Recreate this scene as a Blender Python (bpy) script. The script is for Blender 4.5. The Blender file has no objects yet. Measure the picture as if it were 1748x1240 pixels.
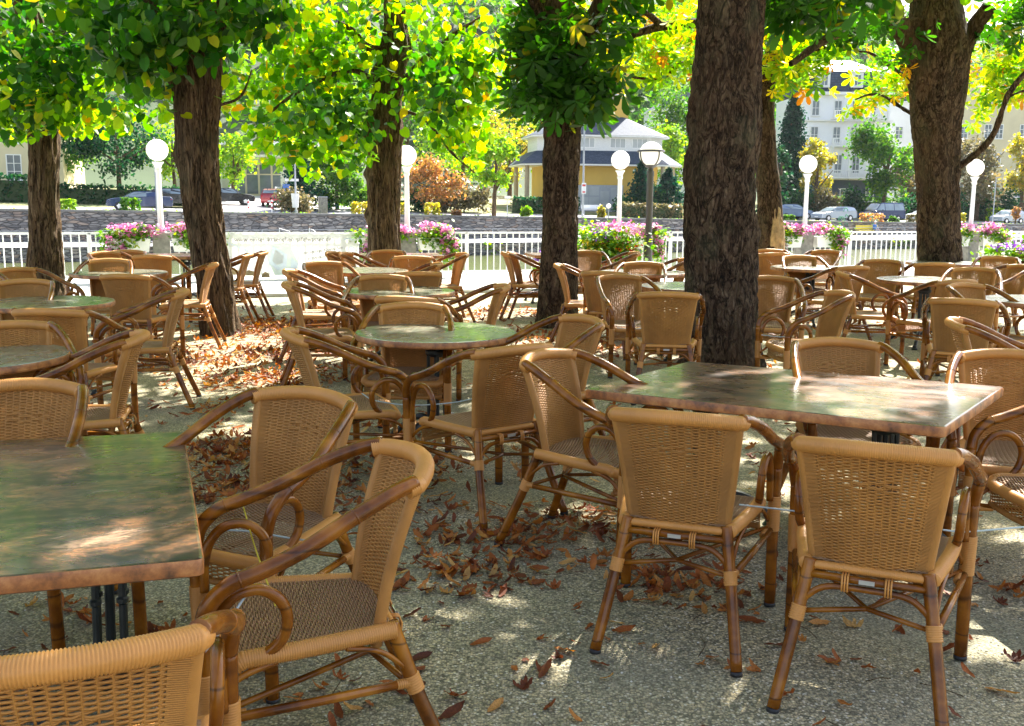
import bpy, math, random
import numpy as np
from mathutils import Vector, Matrix, noise
R = math.radians
random.seed(5)
rng = np.random.default_rng(11)
C = bpy.context.scene.collection
sc = bpy.context.scene
UP = Vector((0, 0, 1))
SUN_EL, SUN_AZ = R(46), R(28)        # azimuth clockwise from +Y
SUNV = Vector((math.sin(SUN_AZ)*math.cos(SUN_EL), math.cos(SUN_AZ)*math.cos(SUN_EL), math.sin(SUN_EL)))

# ------------------------------------------------------------ camera
CAM_H = 1.57
F = 1700.0
PITCH, ROLL = R(9.35), R(0.5)
cam_data = bpy.data.cameras.new('camera')
cam = bpy.data.objects.new('camera', cam_data); C.objects.link(cam)
cam_data.sensor_width = 36; cam_data.lens = 35.0; cam_data.clip_end = 3000; cam_data.clip_start = 0.05
CM = Matrix.Rotation(math.pi/2 - PITCH, 3, 'X') @ Matrix.Rotation(ROLL, 3, 'Z')
cam.matrix_world = Matrix.Translation((0, 0, CAM_H)) @ CM.to_4x4()
sc.camera = cam
def ray(px, py): return CM @ Vector(((px-874)/F, -(py-620)/F, -1.0))
def at(px, py, z=0.0):                      # point of the horizontal plane z seen there
    d = ray(px, py); t = (z-CAM_H)/d.z
    return Vector((d.x*t, d.y*t, z))
def atd(px, py, y):                         # point of the plane Y = y seen there
    d = ray(px, py); t = y/d.y
    return Vector((d.x*t, y, CAM_H+d.z*t))
def proj(p):
    v = CM.transposed() @ (Vector(p)-Vector((0, 0, CAM_H)))
    if v.z > -0.05: return None
    return (874+F*v.x/-v.z, 620-F*v.y/-v.z, -v.z)

# ------------------------------------------------------------ tags
def tag(o, label=None, cat=None, group=None, kind=None):
    if label: o['label'] = label
    if cat: o['category'] = cat
    if group: o['group'] = group
    if kind: o['kind'] = kind
    return o
def empty(name, label, cat, loc=(0, 0, 0), rz=0.0, group=None):
    o = bpy.data.objects.new(name, None); C.objects.link(o)
    o.location = loc; o.rotation_euler = (0, 0, rz); o.empty_display_size = 0.1
    return tag(o, label, cat, group)
def kids(o): return [c for c in list(bpy.data.objects) if c.parent == o]
KID = {}
def copy_tree(o, parent=None):
    c = o.copy(); C.objects.link(c)
    if parent: c.parent = parent
    if o.name not in KID: KID[o.name] = kids(o)
    for ch in KID[o.name]: copy_tree(ch, c)
    return c

# ------------------------------------------------------------ mesh builder
class MB:
    def __init__(s): s.v = []; s.f = []; s.m = []; s.n = 0; s.mi = 0
    def add(s, verts, faces):
        b = s.n
        s.v.append(np.asarray(verts, dtype=np.float64).reshape(-1, 3)); s.n += len(s.v[-1])
        for f in faces: s.f.append([i+b for i in f])
        s.m += [s.mi]*len(faces)
        return s
    def box(s, c, d, rz=0.0, taper=1.0):
        cx, cy, cz = c; dx, dy, dz = d[0]/2, d[1]/2, d[2]/2
        vs = []
        for z, k in ((-dz, 1), (dz, taper)):
            for x, y in ((-dx, -dy), (dx, -dy), (dx, dy), (-dx, dy)):
                x *= k; y *= k
                vs.append((cx+x*math.cos(rz)-y*math.sin(rz), cy+x*math.sin(rz)+y*math.cos(rz), cz+z))
        return s.add(vs, [(0, 3, 2, 1), (4, 5, 6, 7), (0, 1, 5, 4), (1, 2, 6, 5), (2, 3, 7, 6), (3, 0, 4, 7)])
    def prism(s, poly, y0, y1):             # polygon in x,z pushed along y
        n = len(poly)
        vs = [(p[0], y0, p[1]) for p in poly]+[(p[0], y1, p[1]) for p in poly]
        return s.add(vs, [tuple(range(n)), tuple(range(2*n-1, n-1, -1))]+[(i, i+n, (i+1) % n+n, (i+1) % n) for i in range(n)])
    def hprism(s, poly, z0, z1, k=1.0):     # polygon in x,y pushed along z (top scaled by k)
        n = len(poly); cx = sum(p[0] for p in poly)/n; cy = sum(p[1] for p in poly)/n
        vs = [(p[0], p[1], z0) for p in poly]+[(cx+(p[0]-cx)*k, cy+(p[1]-cy)*k, z1) for p in poly]
        return s.add(vs, [tuple(range(n-1, -1, -1)), tuple(range(n, 2*n))]+[(i, (i+1) % n, (i+1) % n+n, i+n) for i in range(n)])
    def lathe(s, prof, n=24, c=(0, 0, 0)):
        vs = []
        for r, z in prof:
            for i in range(n):
                a = 2*math.pi*i/n; vs.append((c[0]+r*math.cos(a), c[1]+r*math.sin(a), c[2]+z))
        fs = []
        for k in range(len(prof)-1):
            for i in range(n):
                j = (i+1) % n; fs.append((k*n+i, k*n+j, (k+1)*n+j, (k+1)*n+i))
        if prof[0][0] > 1e-6: fs.append(tuple(range(n-1, -1, -1)))
        if prof[-1][0] > 1e-6: fs.append(tuple((len(prof)-1)*n+i for i in range(n)))
        return s.add(vs, fs)
    def tube(s, path, r, n=8, cap=True):
        P = np.asarray([tuple(p) for p in path], dtype=float); m = len(P)
        rr = np.full(m, r) if np.isscalar(r) else np.asarray(r, dtype=float)
        T = np.gradient(P, axis=0); T /= np.linalg.norm(T, axis=1)[:, None]+1e-12
        a = np.array([0, 0, 1.0]) if abs(T[0][2]) < 0.9 else np.array([1.0, 0, 0])
        u = np.cross(T[0], a); u /= np.linalg.norm(u)
        ang = np.linspace(0, 2*math.pi, n, endpoint=False); ca, sa = np.cos(ang)[:, None], np.sin(ang)[:, None]
        V = np.empty((m, n, 3))
        for i in range(m):
            u = u-T[i]*np.dot(u, T[i]); u /= np.linalg.norm(u)+1e-12
            w = np.cross(T[i], u)
            V[i] = P[i]+rr[i]*(ca*u+sa*w)
        fs = [(k*n+i, k*n+(i+1) % n, (k+1)*n+(i+1) % n, (k+1)*n+i) for k in range(m-1) for i in range(n)]
        if cap: fs += [tuple(range(n-1, -1, -1)), tuple((m-1)*n+i for i in range(n))]
        return s.add(V.reshape(-1, 3), fs)
    def ribbed(s, path, r, pitch=0.0042, rib=0.0011, n=10):   # a tube wound with cane
        P = resample(path, pitch/3)
        rr = np.array([r+(rib if i % 3 else -.0006) for i in range(len(P))])
        return s.tube(P, rr, n)
    def strand(s, P, N, U, th, h):
        m = len(P)
        V = np.stack([P+N*th, P+U*h, P-N*th, P-U*h], axis=1).reshape(-1, 3)
        return s.add(V, [(k*4+i, k*4+(i+1) % 4, (k+1)*4+(i+1) % 4, (k+1)*4+i) for k in range(m-1) for i in range(4)])
    def ball(s, c, r, n=16, m=10, sx=1, sy=1, sz=1):
        vs = []; fs = []
        for j in range(m+1):
            t = math.pi*j/m
            for i in range(n):
                a = 2*math.pi*i/n
                vs.append((c[0]+sx*r*math.sin(t)*math.cos(a), c[1]+sy*r*math.sin(t)*math.sin(a), c[2]+sz*r*math.cos(t)))
        for j in range(m):
            for i in range(n): fs.append((j*n+i, (j+1)*n+i, (j+1)*n+(i+1) % n, j*n+(i+1) % n))
        return s.add(vs, fs)
    def mesh(s, name, mats, smooth=True):
        me = bpy.data.meshes.new(name)
        V = np.concatenate(s.v) if s.v else np.zeros((0, 3))
        me.from_pydata(V.tolist(), [], s.f)
        for m in (mats if isinstance(mats, (list, tuple)) else [mats]): me.materials.append(m)
        if any(s.m): me.polygons.foreach_set('material_index', s.m)
        if smooth:
            me.polygons.foreach_set('use_smooth', [True]*len(me.polygons))
            if smooth != 'all': me.set_sharp_from_angle(angle=R(38))
        me.update()
        return me
    def build(s, name, mats, parent=None, loc=None, rz=None, smooth=True):
        o = bpy.data.objects.new(name, s.mesh(name, mats, smooth)); C.objects.link(o)
        if parent: o.parent = parent
        if loc is not None: o.location = loc
        if rz is not None: o.rotation_euler = (0, 0, rz)
        return o
def resample(path, step):
    P = np.asarray([tuple(p) for p in path], dtype=float)
    d = np.r_[0, np.cumsum(np.linalg.norm(np.diff(P, axis=0), axis=1))]
    n = max(3, int(d[-1]/step)); q = np.linspace(0, d[-1], n)
    return np.stack([np.interp(q, d, P[:, k]) for k in range(3)], axis=1)
def crom(pts, per=6):
    P = [Vector(p) for p in pts]; P = [2*P[0]-P[1]]+P+[2*P[-1]-P[-2]]
    out = []
    for i in range(1, len(P)-2):
        for k in range(per):
            t = k/per; a, b, c, d = P[i-1], P[i], P[i+1], P[i+2]
            out.append(0.5*((2*b)+(c-a)*t+(2*a-5*b+4*c-d)*t*t+(3*b-a-3*c+d)*t*t*t))
    out.append(P[-2]); return out
def fastmesh(name, V, sizes, loops, mats, rnd=None, smooth=False):
    me = bpy.data.meshes.new(name)
    me.vertices.add(len(V)); me.vertices.foreach_set('co', np.asarray(V, dtype=np.float32).ravel())
    me.loops.add(len(loops)); me.loops.foreach_set('vertex_index', np.asarray(loops, dtype=np.int32))
    me.polygons.add(len(sizes))
    st = np.r_[0, np.cumsum(sizes)[:-1]]
    me.polygons.foreach_set('loop_start', st.astype(np.int32)); me.polygons.foreach_set('loop_total', np.asarray(sizes, dtype=np.int32))
    for m in (mats if isinstance(mats, (list, tuple)) else [mats]): me.materials.append(m)
    me.update(calc_edges=True)
    if rnd is not None:
        a = me.attributes.new('rnd', 'FLOAT', 'FACE'); a.data.foreach_set('value', np.asarray(rnd, dtype=np.float32))
    if smooth: me.polygons.foreach_set('use_smooth', [True]*len(sizes))
    me.validate()
    return me

# ------------------------------------------------------------ materials
def newmat(name):
    m = bpy.data.materials.new(name); m.use_nodes = True
    nt = m.node_tree; nt.nodes.clear()
    return m, nt
class G:
    def __init__(s, name):
        s.m, s.nt = newmat(name)
        s.out = s.n('ShaderNodeOutputMaterial')
    def n(s, typ, **kw):
        nd = s.nt.nodes.new(typ)
        for k, v in kw.items():
            if k in nd.inputs.keys(): nd.inputs[k].default_value = v
            else: setattr(nd, k, v)
        return nd
    def l(s, a, b): s.nt.links.new(a, b)
    def coord(s, kind='Object', scale=(1, 1, 1), rot=(0, 0, 0)):
        tc = s.n('ShaderNodeTexCoord'); mp = s.n('ShaderNodeMapping')
        mp.inputs['Scale'].default_value = scale; mp.inputs['Rotation'].default_value = rot
        s.l(tc.outputs[kind], mp.inputs['Vector']); return mp.outputs[0]
    def noise(s, vec, scale, detail=4, rough=0.55, dist=0.0):
        nd = s.n('ShaderNodeTexNoise'); nd.inputs['Scale'].default_value = scale
        nd.inputs['Detail'].default_value = detail; nd.inputs['Roughness'].default_value = rough
        nd.inputs['Distortion'].default_value = dist
        if vec is not None: s.l(vec, nd.inputs['Vector'])
        return nd.outputs['Fac']
    def voro(s, vec, scale, feature='F1', out='Distance', rand=1.0):
        nd = s.n('ShaderNodeTexVoronoi'); nd.feature = feature
        nd.inputs['Scale'].default_value = scale; nd.inputs['Randomness'].default_value = rand
        if vec is not None: s.l(vec, nd.inputs['Vector'])
        return nd.outputs[out]
    def ramp(s, fac, stops, interp='LINEAR'):
        nd = s.n('ShaderNodeValToRGB'); nd.color_ramp.interpolation = interp
        e = nd.color_ramp.elements
        while len(e) < len(stops): e.new(0.5)
        for k, (p, c) in enumerate(stops):
            e[k].position = p; e[k].color = (c[0], c[1], c[2], 1) if not np.isscalar(c) else (c, c, c, 1)
        if fac is not None: s.l(fac, nd.inputs[0])
        return nd.outputs[0]
    def mix(s, fac, a, b, mode='MIX'):
        nd = s.n('ShaderNodeMix'); nd.data_type = 'RGBA'; nd.blend_type = mode
        for val, idx in ((fac, 0), (a, 6), (b, 7)):
            if hasattr(val, 'node'): s.l(val, nd.inputs[idx])
            elif np.isscalar(val): nd.inputs[idx].default_value = val if idx == 0 else (val, val, val, 1)
            else: nd.inputs[idx].default_value = (*val, 1)
        return nd.outputs[2]
    def math(s, op, a, b=0.0):
        nd = s.n('ShaderNodeMath'); nd.operation = op
        for k, val in ((0, a), (1, b)):
            if hasattr(val, 'node'): s.l(val, nd.inputs[k])
            else: nd.inputs[k].default_value = val
        return nd.outputs[0]
    def bump(s, h, strength=0.5, dist=0.01, prev=None):
        nd = s.n('ShaderNodeBump'); nd.inputs['Strength'].default_value = strength; nd.inputs['Distance'].default_value = dist
        s.l(h, nd.inputs['Height'])
        if prev is not None: s.l(prev, nd.inputs['Normal'])
        return nd.outputs[0]
    def surf(s, color, rough=0.6, bump=None, spec=0.5, metal=0.0, coat=0.0, coat_rough=0.1, trans=0.0, emis=None, estr=0.0):
        p = s.n('ShaderNodeBsdfPrincipled')
        for val, key in ((color, 'Base Color'), (rough, 'Roughness')):
            if hasattr(val, 'node'): s.l(val, p.inputs[key])
            elif np.isscalar(val): p.inputs[key].default_value = val
            else: p.inputs[key].default_value = (*val, 1)
        p.inputs['Specular IOR Level'].default_value = spec; p.inputs['Metallic'].default_value = metal
        p.inputs['Coat Weight'].default_value = coat; p.inputs['Coat Roughness'].default_value = coat_rough
        p.inputs['Transmission Weight'].default_value = trans
        if emis: p.inputs['Emission Color'].default_value = (*emis, 1); p.inputs['Emission Strength'].default_value = estr
        if bump is not None: s.l(bump, p.inputs['Normal'])
        s.l(p.outputs[0], s.out.inputs[0]); s.p = p
        return s.m
def simple(name, col, rough=0.6, var=0.15, scale=6.0, bump=0.0, bscale=60, **kw):
    g = G(name); v = g.coord()
    f = g.noise(v, scale, 5)
    c = g.ramp(f, [(0.3, tuple(x*(1-var) for x in col)), (0.7, tuple(min(1, x*(1+var)) for x in col))])
    b = g.bump(g.noise(v, bscale, 3), bump, 0.01) if bump else None
    return g.surf(c, rough, b, **kw)
def leafmat(name, stops, trans=0.5, rough=0.45, objrand=0.0, val=1.9, crumple=0.0, spec=0.35):
    g = G(name)
    a = g.n('ShaderNodeAttribute'); a.attribute_name = 'rnd'
    f = a.outputs['Fac']
    if objrand:
        oi = g.n('ShaderNodeObjectInfo'); f = g.math('FRACT', g.math('ADD', f, oi.outputs['Random']))
    col = g.ramp(f, stops)
    v = g.coord('Object'); nz = g.noise(v, 14, 2)
    col = g.mix(0.25, col, g.mix(nz, (0.4, 0.4, 0.4), (1, 1, 1)), 'MULTIPLY')
    if crumple: col = g.mix(crumple, col, g.ramp(g.noise(g.coord('Object'), 9, 6, .7), [(.35, (.25, .14, .10)), (.6, (1, .95, .9))]), 'MULTIPLY')
    p = g.n('ShaderNodeBsdfPrincipled'); g.l(col, p.inputs['Base Color']); p.inputs['Roughness'].default_value = rough
    p.inputs['Specular IOR Level'].default_value = spec
    t = g.n('ShaderNodeBsdfTranslucent')
    hs = g.n('ShaderNodeHueSaturation'); hs.inputs['Saturation'].default_value = 1.15; hs.inputs['Value'].default_value = val
    g.l(col, hs.inputs['Color']); g.l(hs.outputs[0], t.inputs['Color'])
    mx = g.n('ShaderNodeMixShader'); mx.inputs[0].default_value = trans
    g.l(p.outputs[0], mx.inputs[1]); g.l(t.outputs[0], mx.inputs[2]); g.l(mx.outputs[0], g.out.inputs[0])
    return g.m
M = {}
def mk_mats():
    # gravel
    g = G('gravel'); v = g.coord()
    cell = g.voro(v, 115, 'F1', 'Color'); d = g.voro(v, 115, 'F1', 'Distance')
    sep = g.n('ShaderNodeSeparateColor'); g.l(cell, sep.inputs[0])
    pc = g.ramp(sep.outputs[0], [(0.0, (.09, .08, .045)), (0.3, (.30, .26, .16)), (0.6, (.46, .40, .25)), (0.85, (.70, .56, .31)), (1.0, (.84, .78, .62))])
    big = g.noise(v, 0.9, 6, 0.6); pc = g.mix(g.ramp(big, [(0.38, 0.0), (0.62, 0.75)]), pc, (.24, .23, .16))
    d2 = g.voro(v, 210, 'F1', 'Distance')
    h = g.math('ADD', g.math('MULTIPLY', g.math('SUBTRACT', 1, d), g.ramp(g.noise(v, 7, 4), [(0.35, 0.25), (0.6, 1.0)])), g.math('MULTIPLY', d2, -0.3))
    pc = g.mix(g.ramp(d, [(0.45, 0.0), (0.75, 0.7)]), pc, (.10, .09, .06))
    M['gravel'] = g.surf(pc, 0.9, g.bump(h, 0.9, 0.006, g.bump(g.noise(v, 1.6, 5), 0.5, 0.06)), spec=0.25)
    g = G('pavement'); v = g.coord()
    c = g.ramp(g.noise(v, 2.2, 6), [(0.3, (.42, .42, .41)), (0.7, (.56, .55, .52))])
    M['pavement'] = g.surf(c, 0.85, g.bump(g.noise(v, 120, 3), 0.3, 0.004), spec=0.3)
    M['kerb'] = simple('kerb', (.5, .5, .5), 0.8, 0.2, 5, 0.4, 80)
    M['asphalt'] = simple('asphalt', (.26, .26, .28), 0.85, 0.2, 1.2, 0.3, 90)
    M['far_path'] = simple('far_path', (.55, .52, .5), 0.9, 0.15, .6)
    g = G('far_ground'); v = g.coord()
    c = g.ramp(g.noise(v, .25, 8, .65), [(0.35, (.09, .14, .035)), (0.5, (.20, .20, .08)), (0.62, (.30, .25, .14))])
    M['far_ground'] = g.surf(c, 0.95, g.bump(g.noise(v, 3, 6), 0.8, 0.3))
    # river water
    g = G('river_water'); v = g.coord('Object', (0.35, 1.0, 1.0))
    nz = g.noise(v, 2.2, 6, .6, .4)
    M['water'] = g.surf((.075, .085, .03), 0.16, g.bump(nz, 0.55, 0.12), spec=0.5)
    # stone wall
    g = G('stone_wall'); v = g.coord('Object', (1, 1, 3.2))
    cell = g.voro(v, 1.9, 'F1', 'Color'); e = g.voro(v, 1.9, 'DISTANCE_TO_EDGE')
    sep = g.n('ShaderNodeSeparateColor'); g.l(cell, sep.inputs[0])
    c = g.ramp(sep.outputs[0], [(0.0, (.13, .12, .12)), (0.35, (.27, .25, .23)), (0.6, (.38, .35, .32)), (0.8, (.36, .25, .18)), (1.0, (.52, .48, .42))])
    c = g.mix(g.ramp(g.noise(g.coord('Object', (1, 1, .5)), .22, 5), [(0.4, 0.0), (0.65, 0.55)]), c, (.10, .10, .10))
    c = g.mix(g.ramp(e, [(0.0, 1.0), (0.07, 0.0)]), c, (.07, .065, .06))
    M['stone'] = g.surf(c, 0.9, g.bump(g.ramp(e, [(0, 0.0), (0.12, 1.0)]), 0.9, 0.08))
    M['quay'] = simple('quay_concrete', (.17, .165, .15), 0.85, 0.35, 1.3, .6, 12)
    # bark
    for nm, c0, c1, c2, sc_ in (('bark_lime', (.010, .006, .0035), (.115, .070, .036), (.25, .17, .10), (1, 1, .13)), ('bark_chestnut', (.008, .005, .0035), (.075, .044, .026), (.185, .125, .08), (1, 1, .36))):
        g = G(nm); v = g.coord('Object', sc_)
        n1 = g.noise(v, 17 if nm == 'bark_lime' else 11, 4, 0.6, .9); n2 = g.noise(v, 42 if nm == 'bark_lime' else 30, 5, 0.6, .5)
        r1 = g.math('ABSOLUTE', g.math('SUBTRACT', n1, .5)); r2 = g.math('ABSOLUTE', g.math('SUBTRACT', n2, .5))
        f1 = g.math('ADD', g.math('MINIMUM', g.math('MULTIPLY', r1, 6.0), .45), g.math('MINIMUM', g.math('MULTIPLY', r2, 2.6), .35))
        wn = g.n('ShaderNodeTexNoise'); wn.inputs['Scale'].default_value = 9; wn.inputs['Detail'].default_value = 3; g.l(v, wn.inputs['Vector'])
        wa = g.n('ShaderNodeVectorMath'); wa.operation = 'MULTIPLY_ADD'; g.l(wn.outputs['Color'], wa.inputs[0]); wa.inputs[1].default_value = (.16, .16, .10); g.l(v, wa.inputs[2])
        e = g.voro(wa.outputs[0], 24 if nm == 'bark_lime' else 11, 'DISTANCE_TO_EDGE')
        f = g.math('ADD', g.math('MULTIPLY', f1, .96), g.math('MULTIPLY', g.ramp(e, [(0, 0.0), (0.09, 1.0)]), .11))
        c = g.ramp(f, [(0.12, c0), (0.50, c1), (0.92, c2)])
        v2 = g.coord('Object', (1, 1, .5))
        c = g.mix(g.ramp(g.noise(v2, 3.2, 5), [(0.52, 0.0), (0.72, 0.5)]), c, (.10, .105, .06))
        c = g.mix(g.ramp(g.noise(v2, 1.7, 4), [(0.5, 0.0), (0.7, 0.45)]), c, (.12, .06, .035))
        M[nm] = g.surf(c, 0.92, g.bump(f, 1.0, 0.035), spec=0.2)
    M['bare_wood'] = simple('bare_wood', (.42, .29, .15), .8, .4, 12, .6, 30)
    # rattan pole, wicker
    g = G('rattan_pole'); oi = g.n('ShaderNodeObjectInfo'); v = g.coord('Object')
    f = g.noise(v, 9, 4)
    c = g.ramp(f, [(0.3, (.080, .021, .001)), (0.5, (.21, .064, .004)), (0.72, (.38, .145, .012))])
    wv = g.n('ShaderNodeTexNoise'); wv.inputs['Scale'].default_value = 2.2; g.l(g.coord('Object', (.25, .25, 2.0)), wv.inputs['Vector'])
    c = g.mix(g.ramp(wv.outputs['Fac'], [(0.490, 0.0), (0.498, .7), (0.502, .7), (0.510, 0.0)]), c, (.02, .008, .004))
    M['pole'] = g.surf(c, 0.27, g.bump(g.noise(v, 55, 2), .06, .002), spec=.3, coat=.2, coat_rough=.08)
    M['rib'] = simple('cane_wrap', (.55, .243, .055), .48, .16, 5, .1, 90, spec=.4, coat=.15, coat_rough=.3)
    g = G('wicker_weave'); v = g.coord('Object'); oi = g.n('ShaderNodeObjectInfo')
    c = g.ramp(g.noise(v, 7, 5), [(0.3, (.33, .134, .024)), (0.7, (.56, .248, .052))])
    c = g.mix(g.math('MULTIPLY', oi.outputs['Random'], .55), c, (.32, .165, .050))
    M['wicker'] = g.surf(c, .5, g.bump(g.noise(v, 160, 2), .1, .002), spec=.4)
    M['seat_weave'] = simple('seat_weave', (.30, .165, .075), .55, .15, 8, .1, 90)
    M['pebble'] = leafmat('pebble', [(0, (.12, .11, .08)), (.4, (.30, .28, .20)), (.7, (.48, .40, .24)), (.9, (.60, .55, .42)), (1, (.75, .73, .66))], 0.0, .8)
    M['rubber'] = simple('black_rubber', (.02, .02, .022), .6, .1)
    M['metal_tag'] = simple('metal_tag', (.6, .6, .58), .35, .1, metal=.6)
    M['cable'] = simple('steel_cable', (.42, .50, .52), .4, .1, spec=.5)
    M['iron'] = simple('black_cast_iron', (.012, .018, .020), .42, .2, 20, .2, 60)
    g = G('table_laminate'); oi = g.n('ShaderNodeObjectInfo')
    tc = g.n('ShaderNodeTexCoord'); ad = g.n('ShaderNodeVectorMath'); ad.operation = 'ADD'
    sc3 = g.n('ShaderNodeVectorMath'); sc3.operation = 'SCALE'; g.l(oi.outputs['Location'], sc3.inputs[0]); sc3.inputs['Scale'].default_value = 3.0
    g.l(tc.outputs['Object'], ad.inputs[0]); g.l(sc3.outputs[0], ad.inputs[1]); v = ad.outputs[0]
    mpx = g.n('ShaderNodeMapping'); mpx.inputs['Scale'].default_value = (1, 1.9, 1); g.l(v, mpx.inputs['Vector']); v = mpx.outputs[0]
    c = g.ramp(g.noise(v, 3.4, 12, .72, .7), [(0.38, (.020, .014, .012)), (0.46, (.090, .050, .032)), (0.52, (.24, .11, .050)), (0.57, (.080, .052, .036)), (0.68, (.40, .24, .15))])
    c = g.mix(g.ramp(g.noise(v, 22, 6, .7), [(.48, 0.0), (.60, .75)]), c, (.030, .020, .010))
    nz = g.noise(v, 30, 3)
    M['laminate'] = g.surf(c, g.ramp(g.noise(v, 5, 4), [(.3, .22), (.7, .36)]), g.bump(nz, .05, .002), spec=.45, coat=.4, coat_rough=.08)
    M['laminate_sky_sheen'] = M['laminate'].copy(); M['laminate_sky_sheen'].name = 'sky_sheen_laminate'  # round tops' sky reflection is painted in as a paler base colour
    for nd in M['laminate_sky_sheen'].node_tree.nodes:
        if nd.type == 'VALTORGB' and len(nd.color_ramp.elements) == 5:
            for el, cc in zip(nd.color_ramp.elements, ((.12, .14, .10), (.20, .21, .15), (.27, .23, .16), (.19, .21, .15), (.38, .33, .24))): el.color = (*cc, 1)
    g = G('table_edge'); v = g.coord()
    c = g.ramp(g.noise(v, 14, 7, .65), [(0.34, (.11, .05, .022)), (0.5, (.38, .14, .040)), (0.66, (.58, .27, .085))])
    M['edge'] = g.surf(c, .4, g.bump(g.noise(v, 40, 3), .1, .003), spec=.5)
    M['white_metal'] = simple('white_paint_metal', (.80, .80, .78), .4, .04)
    M['globe'] = simple('milky_globe', (.93, .92, .88), .25, .02)
    g = G('milky_globe'); p = g.n('ShaderNodeBsdfPrincipled'); p.inputs['Base Color'].default_value = (.92, .91, .87, 1); p.inputs['Roughness'].default_value = .25
    t = g.n('ShaderNodeBsdfTranslucent'); t.inputs['Color'].default_value = (.95, .94, .9, 1); mx = g.n('ShaderNodeMixShader'); mx.inputs[0].default_value = .5
    g.l(p.outputs[0], mx.inputs[1]); g.l(t.outputs[0], mx.inputs[2]); g.l(mx.outputs[0], g.out.inputs[0]); M['globe'] = g.m
    M['dark_metal'] = simple('dark_grey_metal', (.06, .06, .062), .5, .1)
    M['grey_metal'] = simple('grey_metal', (.35, .37, .40), .5, .1)
    M['concrete'] = simple('weathered_concrete', (.22, .21, .18), .9, .35, 9, .6, 40)
    M['box_white'] = simple('white_plastic_box', (.75, .75, .70), .5, .06)
    M['banner'] = leafmat('banner_cloth', [(0, (.82, .82, .80)), (1, (.82, .82, .80))], .5, .7, val=1.1)
    M['banner_blue'] = simple('banner_pale_blue_print', (.66, .73, .82), .6, .25, 3)
    M['banner_blue2'] = simple('banner_blue_print', (.22, .36, .66), .6, .4, 9)
    M['banner_green'] = simple('banner_green_print', (.73, .79, .74), .6, .2, 3)
    M['banner_brown'] = simple('banner_brown_print', (.40, .27, .13), .6, .5, 7)
    M['banner_text'] = simple('banner_text_print', (.16, .14, .11), .6, .05)
    # leaves
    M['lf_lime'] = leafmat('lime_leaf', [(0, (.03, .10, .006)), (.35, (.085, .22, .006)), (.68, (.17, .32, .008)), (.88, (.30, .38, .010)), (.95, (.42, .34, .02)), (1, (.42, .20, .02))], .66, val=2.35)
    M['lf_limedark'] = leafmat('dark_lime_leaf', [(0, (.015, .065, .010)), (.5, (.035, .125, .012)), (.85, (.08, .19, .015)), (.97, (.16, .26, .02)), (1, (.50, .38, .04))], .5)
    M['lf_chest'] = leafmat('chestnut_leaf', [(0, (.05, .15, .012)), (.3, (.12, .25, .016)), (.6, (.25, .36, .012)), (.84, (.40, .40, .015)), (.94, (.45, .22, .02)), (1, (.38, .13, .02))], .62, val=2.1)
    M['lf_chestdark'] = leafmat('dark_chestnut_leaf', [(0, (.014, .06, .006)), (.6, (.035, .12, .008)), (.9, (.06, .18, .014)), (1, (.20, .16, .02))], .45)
    M['lf_far'] = leafmat('far_green_leaf', [(0, (.025, .08, .015)), (.5, (.06, .16, .02)), (1, (.15, .25, .03))], .5, .6, spec=.12)
    M['lf_deep'] = leafmat('deep_green_leaf', [(0, (.008, .042, .020)), (.6, (.016, .075, .028)), (1, (.05, .13, .03))], .35, .6, spec=.1)
    M['lf_fir'] = leafmat('blue_green_leaf', [(0, (.005, .035, .024)), (.6, (.010, .060, .035)), (1, (.03, .10, .04))], .25, .7, spec=.08)
    M['lf_light'] = leafmat('light_green_leaf', [(0, (.09, .22, .02)), (.5, (.18, .32, .02)), (1, (.34, .42, .04))], .55, .6, spec=.15)
    M['lf_yellow'] = leafmat('yellow_leaf', [(0, (.16, .20, .03)), (.5, (.36, .33, .05)), (1, (.50, .36, .06))], .45)
    M['lf_autumn'] = leafmat('autumn_leaf', [(0, (.14, .13, .04)), (.4, (.34, .19, .06)), (1, (.48, .22, .09))], .4)
    M['lf_brown'] = leafmat('brown_green_leaf', [(0, (.07, .07, .03)), (.5, (.13, .12, .05)), (1, (.22, .16, .07))], .35)
    M['dry'] = leafmat('dry_leaf', [(0, (.12, .032, .014)), (.3, (.28, .075, .020)), (.6, (.46, .14, .030)), (.85, (.60, .26, .06)), (1, (.66, .42, .15))], .25, .6, objrand=1, val=1.4, crumple=.6)
    M['pink'] = leafmat('pink_petal', [(0, (.65, .12, .36)), (.5, (.80, .30, .55)), (1, (.85, .55, .72))], .35, val=1.05)
    M['redfl'] = leafmat('red_petal', [(0, (.65, .03, .02)), (.6, (.75, .10, .03)), (1, (.75, .25, .05))], .3, val=1.1)
    M['yelfl'] = leafmat('yellow_petal', [(0, (.70, .45, .02)), (1, (.78, .62, .08))], .3, val=1.1)
    M['purfl'] = leafmat('purple_petal', [(0, (.16, .05, .35)), (1, (.34, .16, .55))], .3)
    M['lf_flower'] = leafmat('flower_box_leaf', [(0, (.05, .15, .015)), (.6, (.13, .26, .02)), (1, (.30, .35, .03))], .5)
    # buildings
    M['yellow_wall'] = simple('yellow_plaster', (.66, .42, .085), .85, .06, .6)
    M['cream_wall'] = simple('cream_plaster', (.62, .55, .36), .85, .06, .6)
    M['white_wall'] = simple('white_plaster', (.82, .82, .82), .85, .05, .5)
    M['pale_wall'] = simple('pale_green_plaster', (.50, .52, .40), .85, .06, .5)
    M['white_trim'] = simple('white_trim', (.78, .78, .76), .7, .04)
    g = G('slate_roof'); v = g.coord('Object', (1, 1, 2.2)); bk = g.n('ShaderNodeTexBrick')
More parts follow.
